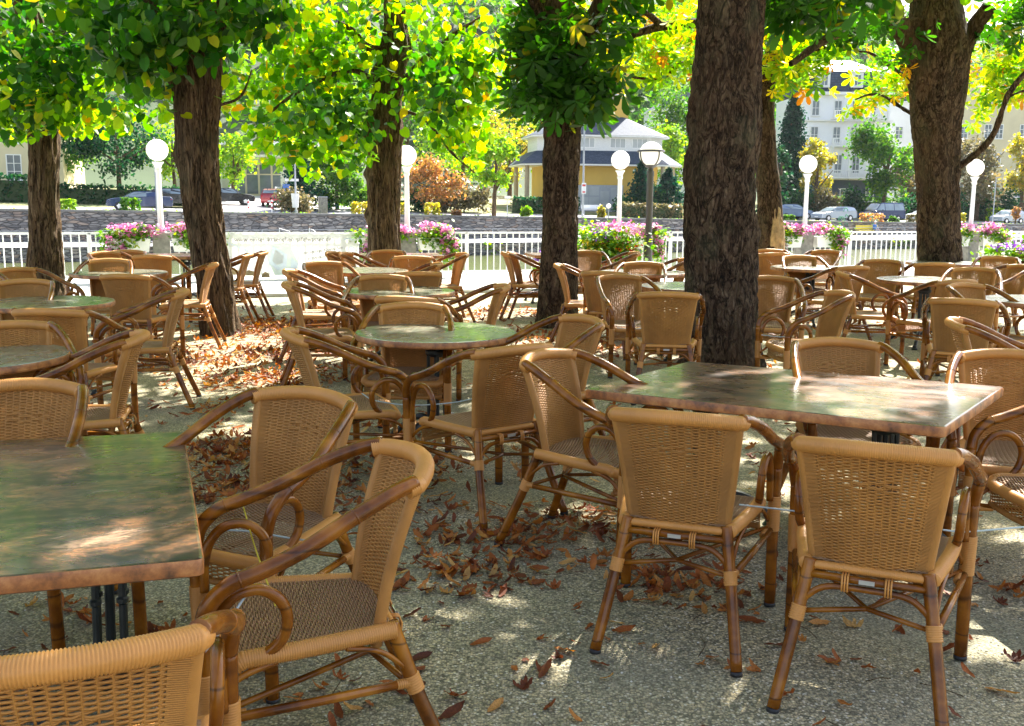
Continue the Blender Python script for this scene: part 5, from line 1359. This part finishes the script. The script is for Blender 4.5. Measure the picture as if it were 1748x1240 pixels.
for x in (-4.0, -1.9, 1.3, 3.6): win(e, x, (zR1+zU)/2+.1, 1.5, .85, .46, bars=(2, 0), sill=False, pane='pale_pane')
for sx in (-1, 1):
    for x, y in ((W1-.5, -D1+ch+5.3), (W1-ch-.1, -D1+5.25), (W1-.5, D1-ch+5)):
        mb = MB(); mb.lathe([(.24, 0), (.24, zE)], 14, (sx*x, y, 0)); mb.build('column', M['tan_col'], e)
mb = MB(); mb.box((-.4, .72, 1.35), (4.9, .12, 2.9)); fr = mb.build('door_frame', M['grey_metal'], e, smooth=False)
for x, w_, z, h in ((-2.1, 1.0, 2.2, .9), (-1.0, 1.0, 2.2, .9), (-2.1, 1.0, 1.05, 1.1), (-1.0, 1.0, 1.05, 1.1), (.1, .9, 1.2, 2.0), (1.2, .9, 1.35, 2.4)):
    mb = MB(); mb.box((x, .648, z), (w_, .02, h)); mb.build('window', M['pale_pane'], fr, smooth=False)
mb = MB(); mb.box((1.2, .635, 1.25), (.35, .01, .35)); mb.build('notice', M['sign_white'], fr, smooth=False)
# white villa
e, s_, m = place_b('white_villa', 'white four-storey villa with balconies and blue-grey mansard roof', 1452, 30)
e.rotation_euler = (0, 0, R(2)); zb_ = e.location.z
ZV = lambda py: BK.pix(1440, py, 30).z-zb_
zf = [ZV(342), ZV(306), ZV(252), ZV(205), ZV(160), ZV(118)]
hw = 6.0
mb = MB(); mb.hprism([(-7, 0), (4.6, 0), (4.6, 12), (-7, 12)], -1, zf[1]); mb.build('basement_wall', M['dark_base'], e, smooth=False)
mb = MB(); mb.hprism([(-6.9, .1), (4.5, .1), (4.5, 12), (-6.9, 12)], zf[1], zf[4]); mb.hprism([(-3.4, -1.1), (3.2, -1.1), (3.2, .1), (-3.4, .1)], zf[1], zf[2]+.0); mb.build('wall', M['white_wall'], e, smooth=False)
mb = MB()
for z in (zf[1], zf[2], zf[3]): mb.box((-1.2, -.02, z), (11.9, .3, .22))
mb.box((-1.2, -.1, zf[4]+.1), (12.3, .9, .35)); mb.build('cornice', M['white_trim'], e, smooth=False)
mb = MB(); mb.hprism([(-6.9, .2), (4.5, .2), (4.5, 11.8), (-6.9, 11.8)], zf[4]+.28, zf[5], .86); mb.build('mansard_roof', M['slate'], e, smooth=False)
mb = MB(); mb.hprism([(-5.8, 1.1), (3.6, 1.1), (3.6, 10.9), (-5.8, 10.9)], zf[5], zf[5]+1.8, .3); mb.build('roof', M['grey_metal'], e, smooth=False)
for fl, (z0, z1) in enumerate(((zf[1], zf[2]), (zf[2], zf[3]), (zf[3], zf[4]))):
    for x in (-5.3, -2.4, -.1, 2.1):
        yy = .02 if (x in (-5.3,) or fl > 0) else -1.18
        win(e, x, (z0+z1)/2-.1, .85, (z1-z0)*.55, yy, bars=(1, 1))
for z in (zf[1], zf[2], zf[3]):
    mb = MB(); zz = z+.12; mb.box((-.1, -1.55, zz), (7.0, 1.3, .18)); mb.box((-.1, -2.12, zz+.95), (7.0, .14, .12))
    for i in range(26): mb.lathe([(.05, zz+.09), (.09, zz+.35), (.04, zz+.7), (.05, zz+.89)], 6, (-3.5+6.8*i/25, -2.12, 0))
    for x in (-3.5, -1.3, 1.0, 3.3): mb.box((x, -2.12, zz+.5), (.22, .2, 1.0))
    mb.build('balcony', M['white_trim'], e, smooth=False)
for x in (-3.5, -1.3, 1.0, 3.3):
    mb = MB(); mb.lathe([(.17, zf[1]+1.1), (.14, zf[2]-.2), (.22, zf[2]-.05), (.22, zf[2]+.02)], 10, (x, -2.05, 0)); mb.build('column', M['white_trim'], e)
for x in (-4.4, -.1, 3.0):
    mb = MB(); mb.box((x, 0.55, (zf[4]+zf[5])/2+.3), (1.5, 1.2, 1.9)); mb.box((x, .5, (zf[4]+zf[5])/2+1.33), (1.9, 1.5, .16)); d_ = mb.build('dormer', M['white_trim'], e, smooth=False)
    win(d_, x, (zf[4]+zf[5])/2+.25, .8, 1.3, -.08, sill=False)
for x in (-4.0, -1.0, 2.4): win(e, x, zf[1]*.5, .9, 1.5, -.07, bars=(1, 1))
def block(name, label, px, t, w, top, d, wall, wins, rz=0.0, roofmat='slate', arch=False, base=.0):
    e, s_, m = place_b(name, label, px, t); e.rotation_euler = (0, 0, R(rz)); H = BK.pix(px, top, t).z-e.location.z
    mb = MB(); mb.hprism([(-w/2, 0), (w/2, 0), (w/2, d), (-w/2, d)], -2, H); mb.build('wall', M[wall], e, smooth=False)
    mb = MB(); mb.box((0, d/2, H+.1), (w+.7, d+.7, .22)); mb.build('cornice', M['white_trim'], e, smooth=False)
    mb = MB(); mb.hprism([(-w/2-.2, -.2), (w/2+.2, -.2), (w/2+.2, d+.2), (-w/2-.2, d+.2)], H+.214, H+3.0, .45); mb.build('roof', M[roofmat], e, smooth=False)
    for x, z, ww, hh in wins: win(e, x, z, ww, hh, -.03, bars=(1, 2))
    return e
block('cream_building', 'cream building with tall white-framed windows at the left edge', 10, 28, 10, 190, 9, 'cream_wall', [(x, z, 1.1, 2.1) for x in (-3.6, -1.5, .9, 3.2) for z in (2.4, 5.6)], 12)
block('pale_yellow_building', 'pale yellow building with round-arched windows at the right', 1712, 34, 20, 145, 10, 'cream_wall', [(x, z, .9, 1.9) for x in (-8, -6.4, -3, -1.4, 2, 3.6, 7) for z in (3.2, 7.6, 11.6)], -4)
block('distant_white_house', 'white house glimpsed between the thickest trunk and the pavilion', 1190, 60, 14, 190, 8, 'white_wall', [(x, z, 1, 1.6) for x in (-4, -1.5, 1, 4) for z in (4, 8, 11)], 6)
block('rose_house', 'pinkish house behind the right hand tree', 1560, 42, 11, 175, 8, 'white_wall', [(x, z, 1, 1.6) for x in (-3, 0, 3) for z in (4, 8, 11)], 0)
# low entrance building
e, s_, m = place_b('entrance_building', 'low pale building with flat white roof, glazed doors and entrance ramp', 440, 33)
e.rotation_euler = (0, 0, R(8)); ZB = lambda py: BK.pix(440, py, 33).z-e.location.z
H = ZB(250)
mb = MB(); mb.hprism([(-8, 0), (6.5, 0), (6.5, 7), (-8, 7)], -1, H); mb.build('wall', M['pale_wall'], e, smooth=False)
mb = MB(); mb.box((-.8, 2.6, H+.22), (16.5, 9.4, .42)); mb.build('roof', M['white_trim'], e, smooth=False)
mb = MB(); mb.box((-.3, -1.5, H-1.05), (6.5, 3, .25)); 
for x in (-3.3, 2.8): mb.box((x, -2.8, (H-1.05)/2-.2), (.35, .35, H-1.3))
mb.build('canopy', M['pale_wall'], e, smooth=False)
mb = MB(); mb.box((.2, -.04, 1.75), (5.4, .08, 3.3)); fr = mb.build('door_frame', M['cream_wall'], e, smooth=False)
for i in range(4):
    mb = MB(); mb.box((-1.75+1.3*i, -.095, 1.25), (1.1, .02, 1.9)); mb.build('door', M['pane'], fr, smooth=False)
    mb = MB(); mb.box((-1.75+1.3*i, -.095, 2.78), (1.1, .02, .9)); mb.build('window', M['pane'], fr, smooth=False)
mb = MB()
for x in (-1.9, 2.4):
    for i in range(6): mb.tube([(x, -1-i*1.1, -.2), (x, -1-i*1.1, 1.0)], .03, 6)
    mb.tube([(x, -1, 1.0), (x, -6.5, .9)], .03, 6); mb.tube([(x, -1, .5), (x, -6.5, .45)], .025, 6)
mb.build('handrail', M['white_metal'], e)

# ------------------------------------------------------------ cars
def car(px, t, head, kind, col, label, L=4.4, H=1.45, W=1.76, py=None):
    s_ = far_s(px, t); g = BK.pt(s_, t, fz(s_, t)+.03)
    e = empty('parked_car', label, 'van' if kind == 'van' else 'car', g, BK.a+(math.pi if head < 0 else 0)+(R(head) if abs(head) > 1 else 0), 'cars parked along the far road')
    # profiles: x forward
    P = {'sedan': ([(-.5, .36), (-.5, .62), (-.47, .72), (-.30, .74), (.16, .70), (.40, .63), (.485, .55), (.5, .40), (.49, .20), (-.49, .20)], [(-.36, .72), (-.22, .97), (-.12, 1.0), (.02, 1.0), (.10, .96), (.24, .69)]),
         'hatch': ([(-.5, .34), (-.5, .60), (-.48, .72), (-.40, .74), (.20, .68), (.42, .60), (.49, .50), (.5, .38), (.49, .20), (-.48, .20)], [(-.48, .72), (-.43, .93), (-.30, 1.0), (.00, 1.0), (.09, .95), (.26, .67)]),
         'van': ([(-.5, .28), (-.5, .56), (-.49, .60), (.30, .58), (.44, .50), (.49, .42), (.5, .30), (.49, .15), (-.49, .15)], [(-.49, .59), (-.475, .95), (-.44, 1.0), (.10, 1.0), (.17, .96), (.33, .57)])}[kind]
    body = [(x*L, z*H) for x, z in P[0]]; cab = [(x*L, z*H) for x, z in P[1]]
    mb = MB(); n = len(body); h = W/2
    lv = [(-h, .90), (-h*.97, 1.0), (h*.97, 1.0), (h, .90)]
    rings = [(-h+.0, .0), (-h+.0, 1)]
    vs = []
    for y, k in ((-h*.94, .965), (-h, .93), (h, .93), (h*.94, .965)):
        kk = 1.0 if abs(y) < h*.97 else .985
        for x, z in body: vs.append((x*kk, y, z if z < .4*H else z*(1.0 if kk == 1 else .985)))
    fs = [(k*n+i, k*n+(i+1) % n, (k+1)*n+(i+1) % n, (k+1)*n+i) for k in range(3) for i in range(n)]+[tuple(range(n))[::-1], tuple(3*n+i for i in range(n))]
    mb.add(vs, fs)
    m2 = len(cab); vs = []
    top = max(z for x, z in cab); lowz = min(z for x, z in cab)
    for sg in (-1, 1):
        for x, z in cab: vs.append((x, sg*h*(.93-.20*(z-lowz)/(top-lowz)), z))
    mb.add(vs, [tuple(range(m2)), tuple(range(2*m2-1, m2-1, -1))]+[(i, i+m2, (i+1) % m2+m2, (i+1) % m2) for i in range(m2-1)])
    mb.build('body', M[col], e)
    def side(x0, x1, sg, nm='window'):
        def lim(x, z): return x
        zb, zt = lowz+.06*(top-lowz), top-.14*(top-lowz)
        yb, yt = sg*h*(.93-.20*.06)+sg*.006, sg*h*(.93-.20*.86)+sg*.006
        # clip to the cab outline
        def xs(z):
            lo = []; 
            for i in range(m2):
                (xa, za), (xb, zb_) = cab[i], cab[(i+1) % m2]
                if i == m2-1: continue
                if (za-z)*(zb_-z) <= 0 and za != zb_: lo.append(xa+(xb-xa)*(z-za)/(zb_-za))
            return min(lo), max(lo)
        a0, b0 = xs(zb); a1, b1 = xs(zt); pad = .10
        A0, B0 = max(x0*L, a0+pad), min(x1*L, b0-pad); A1, B1 = max(x0*L, a1+pad), min(x1*L, b1-pad)
        mb = MB(); mb.add([(A0, yb, zb), (B0, yb, zb), (B1, yt, zt), (A1, yt, zt)], [(0, 1, 2, 3) if sg < 0 else (3, 2, 1, 0)]); mb.build(nm, M['carglass'], e, smooth=False)
    splits = ((-.5, -.10), (-.08, .5)) if kind != 'van' else ((-.5, -.20), (-.18, .06), (.08, .5))
    for sg in (-1, 1):
        for a, b in splits: side(a, b, sg)
    f0, f1 = cab[-1], cab[-2]; r0, r1 = cab[0], cab[1]
    for (p, q), off, nm in (((f0, f1), .012, 'windscreen'), ((r0, r1), -.012, 'rear_window')):
        mb = MB(); a = .90; pts = []
        for (x, z), k in ((p, .12), (q, .9)):
            z2 = p[1]+(q[1]-p[1])*k; x2 = p[0]+(q[0]-p[0])*k+off; w_ = h*(.93-.20*(z2-lowz)/(top-lowz))*a; pts += [(x2, -w_, z2+.008), (x2, w_, z2+.008)]
        mb.add([pts[0], pts[1], pts[3], pts[2]], [(0, 1, 2, 3) if off > 0 else (3, 2, 1, 0)]); mb.build(nm, M['carglass'], e, smooth=False)
    for x in (.315*L, -.30*L):
        for sg in (-1, 1):
            r = .31; mb = MB(); y0, y1 = sg*(h-.17), sg*(h+.012); k = 22
            vs = [(x+r*math.cos(2*math.pi*i/k), y, r+r*math.sin(2*math.pi*i/k)) for y in (y0, y1) for i in range(k)]
            mb.add(vs, [(i, (i+1) % k, k+(i+1) % k, k+i) for i in range(k)]+[tuple(range(k)), tuple(range(2*k-1, k-1, -1))]); wh = mb.build('wheel', M['tyre'], e)
            mb = MB(); y2 = sg*(h+.02); mb.add([(x, y2, r)]+[(x+r*.62*math.cos(2*math.pi*i/20)*(1 if i % 4 < 2 else .8), y2, r+r*.62*math.sin(2*math.pi*i/20)*(1 if i % 4 < 2 else .8)) for i in range(20)], [(0, 1+i, 1+(i+1) % 20) for i in range(20)]); mb.build('rim', M['rim'], wh, smooth=False)
    zl = .50*H if kind != 'van' else .40*H
    for sg in (-1, 1):
        mb = MB(); mb.ball((.455*L, sg*h*.76, zl), .13, 10, 6, 1.0, 1.3, .6); mb.build('headlight', M['lamp_clear'], e)
        mb = MB(); mb.ball((-.478*L, sg*h*.84, zl+.1), .11, 10, 6, .9, .9, 1.2); mb.build('tail_light', M['lamp_red'], e)
        mb = MB(); mb.ball((.17*L, sg*(h+.08), lowz+.08), .09, 8, 6, .6, 1, .7); mb.build('mirror', M[col], e)
    for sx in (-1, 1):
        mb = MB(); mb.box((sx*(.5*L+.004), 0, .30*H), (.02, .5, .11)); mb.build('number_plate', M['plate'], e, smooth=False)
    return e
car(238, 9.3, -1, 'sedan', 'car_navy', 'dark navy saloon driving left behind the clipped cube shrub', 4.7, 1.42)
car(300, 13.5, 1, 'hatch', 'car_black', 'black hatchback behind the far left globe lamp', 4.2, 1.5)
car(388, 17.5, 1, 'sedan', 'car_black', 'black car on the forecourt right of the leaning lime', 4.5, 1.42)
car(469, 16.5, 70, 'hatch', 'car_red', 'red car seen from its tail beside the brown-green shrub', 4.0, 1.5)
car(1352, 10.5, 1, 'hatch', 'car_blue', 'dark blue hatchback left of the fourth globe lamp', 4.5, 1.52)
car(1425, 8.6, -1, 'hatch', 'car_silver', 'silver-blue estate car right of the fourth globe lamp', 4.6, 1.45)
car(1506, 9.6, -1, 'van', 'car_navy', 'dark blue van with sunlit windscreen', 4.9, 1.95, 1.9)
car(1582, 9.6, -1, 'hatch', 'car_white', 'white car half hidden by the right hand tree', 4.4, 1.45)
car(1722, 7.5, -1, 'hatch', 'car_silver', 'small silver and black car at the far right', 3.6, 1.5)
mb = MB(); mb.box((0, 0, 0), (.01, .9, .01))
# ------------------------------------------------------------ far street furniture
def fpt(px, t, dz=0): s_ = far_s(px, t); return BK.pt(s_, t, fz(s_, t)+dz)
def hfor(px, py, t): return BK.pix(px, py, t).z-fz(far_s(px, t), t)
def pole(px, top, t, r, label, name='pole', cat='pole', mat='grey_metal'):
    p = fpt(px, t); e = empty(name, label, cat, p, BK.a); H = hfor(px, top, t)
    mb = MB(); mb.lathe([(r*1.5, 0), (r*1.5, .3), (r, .35), (r*.8, H), (0, H+.02)], 10); mb.build('post', M[mat], e); return e, H
e, H = pole(995, 205, 3.0, .09, 'tall thin grey pole with a small notice in front of the pavilion', 'lamp_pole')
mb = MB(); mb.box((0, -.12, 1.6+.9), (.42, .03, .9)); s1 = mb.build('notice', M['sign_white'], e, smooth=False)
mb = MB(); mb.box((0, -.14, 2.75), (.30, .01, .16)); mb.box((0, -.14, 2.2), (.26, .01, .12)); mb.build('print', M['sign_red'], s1, smooth=False)
e, H = pole(505, 262, 1.5, .07, 'thin grey lamp pole with white litter bin left of the utility cabinet', 'lamp_pole')
mb = MB(); mb.lathe([(.22, .5), (.30, 1.5), (.31, 1.52), (.25, 1.52)], 14, (-.1, -.30, 0)); mb.build('litter_bin', M['sign_white'], e)
pole(268, 235, 2.0, .08, 'blue-grey pole beside the far left globe lamp on the far bank', 'lamp_pole')
e, H = pole(1697, 303, 3.0, .06, 'slender grey street lamp beside the small car at right', 'lamp_pole')
mb = MB(); mb.box((.25, 0, H), (.6, .16, .08)); mb.build('lamp_head', M['grey_metal'], e, smooth=False)
e, H = pole(489, 303, 8, .05, 'post with blue parking sign near the red car', 'sign_post'); mb = MB(); mb.box((0, -.07, H-.9), (.55, .03, .75)); s1 = mb.build('sign_panel', M['sign_blue'], e, smooth=False)
mb = MB(); mb.box((.45, -.07, H-.2), (1.1, .03, .2)); mb.build('arrow_panel', M['sign_white'], e, smooth=False)
e, H = pole(866, 337, 4.5, .04, 'small sign on a short post left of the leafy chestnut trunk', 'sign_post'); mb = MB(); mb.box((0, -.06, H), (.55, .03, .22)); mb.build('sign_panel', M['sign_white'], e, smooth=False)
e, H = pole(1039, 352, 2.0, .04, 'short post light with a tiny white globe by the pavilion path', 'path_light', 'lamp'); mb = MB(); mb.ball((0, 0, H), .20, 14, 10); mb.build('globe', M['globe'], e)
p = fpt(551, 1.6); e = empty('utility_cabinet', 'grey utility cabinet on the far wall right of the lamp pole', 'cabinet', p, BK.a); Hc = hfor(551, 337, 1.6)
mb = MB(); mb.box((0, 0, Hc/2), (.62, .4, Hc)); mb.build('body', M['concrete'], e, smooth=False); mb = MB(); mb.box((0, 0, Hc+.03), (.68, .46, .06)); mb.build('lid', M['grey_metal'], e, smooth=False); mb = MB(); mb.box((-.12, -.205, Hc*.66), (.05, .015, .2)); mb.build('handle', M['dark_metal'], e, smooth=False)
for px in (424, 464):
    p = fpt(px, 4.5); e = empty('bollard', ('left' if px < 450 else 'right')+' red and white bollard at the forecourt entrance', 'bollard', p, 0, 'red and white bollards')
    mb = MB(); mb.lathe([(.06, 0), (.06, .95), (.04, 1.0), (0, 1.02)], 10); mb.build('post', M['sign_white'], e)
    for z in (.35, .75): mb = MB(); mb.lathe([(.064, z), (.064, z+.14)], 10); mb.build('band', M['sign_red'], e)
def bench(px, py, t, z, mat, label, w=1.8, ang=None, s=1.0):
    c = BK.pix(px, py, t); p = BK.pt(BK.loc(c)[0], t, z); e = empty('park_bench', label, 'bench', p, (BK.a if ang is None else ang))
    mb = MB(); mb.box((0, 0, .45), (w, .42, .05)); mb.build('seat', M[mat], e, smooth=False)
    mb = MB(); mb.box((0, .22, .72), (w, .04, .38)); mb.build('backrest', M[mat], e, smooth=False)
    for x in (-w*.42, w*.42): mb = MB(); mb.box((x, 0, .215), (.06, .36, .42)); mb.box((x, .235, .5), (.05, .02, .6)); mb.build('leg', M['grey_metal'], e, smooth=False)
    return e
bench(1010, 345, 12.3, fz(far_s(1010, 12.3), 12.3)+.05, 'sign_white', 'white bench in front of the pavilion door', 2.0)
bench(1482, 395, -.9, -1.45, 'bench_yellow', 'yellow bench on the tow path where a person sits', 2.6)
bench(1407, 395, -.9, -1.45, 'bench_yellow', 'yellow bench on the tow path left of the ladder rails', 2.6)
# seated person
p = BK.pt(far_s(1495, -.9), -.95, -1.45)
def person(p, rz):
    e = empty('person', 'person in a blue jacket and white cap sitting on the yellow bench', 'person', p, rz)
    J_ = [(0, 0, .50), (0, .02, .72), (0, .0, .92), (0, -.03, 1.02), (0, -.05, 1.10), (0, -.05, 1.20),
          (-.10, -.02, .50), (-.13, -.42, .50), (-.13, -.45, .08), (-.13, -.60, .04), (.10, -.02, .50), (.13, -.42, .50), (.13, -.45, .08), (.13, -.60, .04),
          (-.19, 0, .94), (-.24, -.08, .68), (-.14, -.32, .60), (-.10, -.40, .58), (.19, 0, .94), (.24, -.08, .68), (.14, -.32, .60), (.10, -.40, .58)]
    E = [(0, 1), (1, 2), (2, 3), (3, 4), (4, 5), (0, 6), (6, 7), (7, 8), (8, 9), (0, 10), (10, 11), (11, 12), (12, 13), (2, 14), (14, 15), (15, 16), (16, 17), (2, 18), (18, 19), (19, 20), (20, 21)]
    RR_ = [.15, .15, .16, .06, .085, .09, .10, .075, .05, .04, .10, .075, .05, .04, .07, .05, .038, .035, .07, .05, .038, .035]
    me = bpy.data.meshes.new('body'); me.from_pydata(J_, E, []); o = bpy.data.objects.new('body', me); C.objects.link(o); o.parent = e
    sm = o.modifiers.new('skin', 'SKIN'); sm.use_smooth_shade = True; o.modifiers.new('sub', 'SUBSURF').levels = 1
    for i, v in enumerate(me.skin_vertices[0].data if me.skin_vertices else []): v.radius = (RR_[i], RR_[i]*.85)
    if not me.skin_vertices: print('no skin layer')
    me.materials.append(M['skin'])
    dg = bpy.context.evaluated_depsgraph_get(); m2 = bpy.data.meshes.new_from_object(o.evaluated_get(dg)); o.modifiers.clear(); o.data = m2
    m2.materials.clear(); m2.materials.append(M['skin']); m2.materials.append(M['cloth_blue']); m2.materials.append(M['cloth_grey'])
    for pl in m2.polygons:
        c = pl.center; pl.material_index = 0 if (c.z > 1.0 or (c.y < -.36 and .52 < c.z < .7 and abs(c.x) < .2)) else (1 if c.z > .56 else 2)
    mb = MB(); mb.ball((0, -.05, 1.25), .105, 14, 8, 1, 1.05, .75); mb.box((0, -.17, 1.24), (.13, .12, .02)); mb.build('cap', M['cap_white'], e)
    mb = MB(); mb.ball((0, -.155, 1.16), .02, 8, 6); mb.build('nose', M['skin'], e)
person(p, BK.a+R(8))
# graffiti on the far wall, ladders, rope rail on the quay
for px0, px1, nm in ((1424, 1462, 'broad'), (1484, 1500, 'small')):
    mb = MB(); c0 = BK.pix(px0, 392, -.02); c1 = BK.pix(px1, 392, -.02)
    s0, s1 = BK.loc(c0)[0], BK.loc(c1)[0]; o_ = BK.pt(s0, -.02, 0)
    z0 = c0.z
    for k in range(int((s1-s0)*3)):
        x = random.uniform(0, s1-s0); z = z0+.9+random.gauss(0, .35); r_ = random.uniform(.12, .3)
        mb.tube([(x+r_*math.cos(a), random.uniform(-.01, .0), z+r_*1.3*math.sin(a)) for a in np.linspace(0, random.uniform(2, 6), 9)], .05, 4)
    tag(mb.build('graffiti', M['graffiti'], None, o_, BK.a), nm+' green graffiti scrawl on the far stone wall', 'graffiti')
for k, (px0, px1) in enumerate(((476, 493), (527, 536), (1418, 1428))):
    a, b = BK.pix(px0, 398, WT), BK.pix(px1, 398, WT); L = (b-a).length; s0 = BK.loc(a)[0]
    mb = MB(); mb.tube([(0, 0, 0), (0, 0, 1.05), (L, -.1, .85), (L, -.1, -.9)], .035, 6); tag(mb.build('ladder_rail', M['white_metal'], None, BK.pt(s0, WT-.2, -1.45), BK.a), ['white ladder rail at the quay edge above the banner', 'narrow white ladder rail at the quay edge above the banner end', 'white ladder rail at the quay edge right of the fourth lamp'][k], 'ladder rail')
mb = MB(); 
for i in range(46): mb.tube([(i*3.2, 0, 0), (i*3.2, 0, .95)], .03, 5)
mb.tube([(0, 0, .93), (45*3.2, 0, .93)], .018, 5); o = mb.build('quay_handrail', M['grey_metal'], None, BK.pt(-20, WT+.15, -1.45), BK.a); tag(o, 'thin wire handrail along the tow path at the quay edge', 'handrail')

# ------------------------------------------------------------ air over the river and the town
mb = MB(); mb.box((60, 190, 62), (1100, 700, 140)); hz_o = mb.build('haze', None, smooth=False) if False else None
g = G('haze'); pv = g.n('ShaderNodeVolumePrincipled'); pv.inputs['Color'].default_value = (.86, .92, 1, 1); pv.inputs['Density'].default_value = .00008; pv.inputs['Anisotropy'].default_value = .35
g.l(pv.outputs[0], g.out.inputs['Volume'])
mb = MB(); mb.box((60, 180, 72), (1200, 760, 158)); hz_o = mb.build('haze', g.m, smooth=False); tag(hz_o, kind='stuff'); hz_o['label'] = 'thin bluish summer air over the river and the town'; hz_o['category'] = 'haze'
# ------------------------------------------------------------ light
w = bpy.data.worlds.new('World'); sc.world = w; w.use_nodes = True
nt = w.node_tree; nt.nodes.clear()
sky = nt.nodes.new('ShaderNodeTexSky'); sky.sky_type = 'NISHITA'; sky.sun_disc = False
sky.sun_elevation = SUN_EL; sky.sun_rotation = SUN_AZ; sky.air_density = 1.0; sky.dust_density = 2.5; sky.ozone_density = 0.3
bg = nt.nodes.new('ShaderNodeBackground'); bg.inputs[1].default_value = 0.095
wo = nt.nodes.new('ShaderNodeOutputWorld'); hs = nt.nodes.new('ShaderNodeHueSaturation'); hs.inputs['Saturation'].default_value = .75; nt.links.new(sky.outputs[0], hs.inputs['Color']); nt.links.new(hs.outputs[0], bg.inputs[0]); nt.links.new(bg.outputs[0], wo.inputs[0])
sd = bpy.data.lights.new('sun', 'SUN'); sd.energy = 5.0; sd.angle = R(.55); sd.color = (1, .95, .86)
so = bpy.data.objects.new('sun', sd); C.objects.link(so)
dirv = Vector((math.sin(SUN_AZ)*math.cos(SUN_EL), math.cos(SUN_AZ)*math.cos(SUN_EL), math.sin(SUN_EL)))
so.rotation_euler = dirv.to_track_quat('Z', 'Y').to_euler(); so.location = dirv*60
sc.view_settings.view_transform = 'Standard'; sc.view_settings.look = 'None'; sc.view_settings.gamma = 1
sc.view_settings.exposure = 2.2
sc.cycles.use_denoising = True
sc.cycles.max_bounces = 8; sc.cycles.diffuse_bounces = 4; sc.cycles.glossy_bounces = 3; sc.cycles.transmission_bounces = 5; sc.cycles.transparent_max_bounces = 6
sc.cycles.sample_clamp_indirect = 8
sc.cycles.use_adaptive_sampling = True
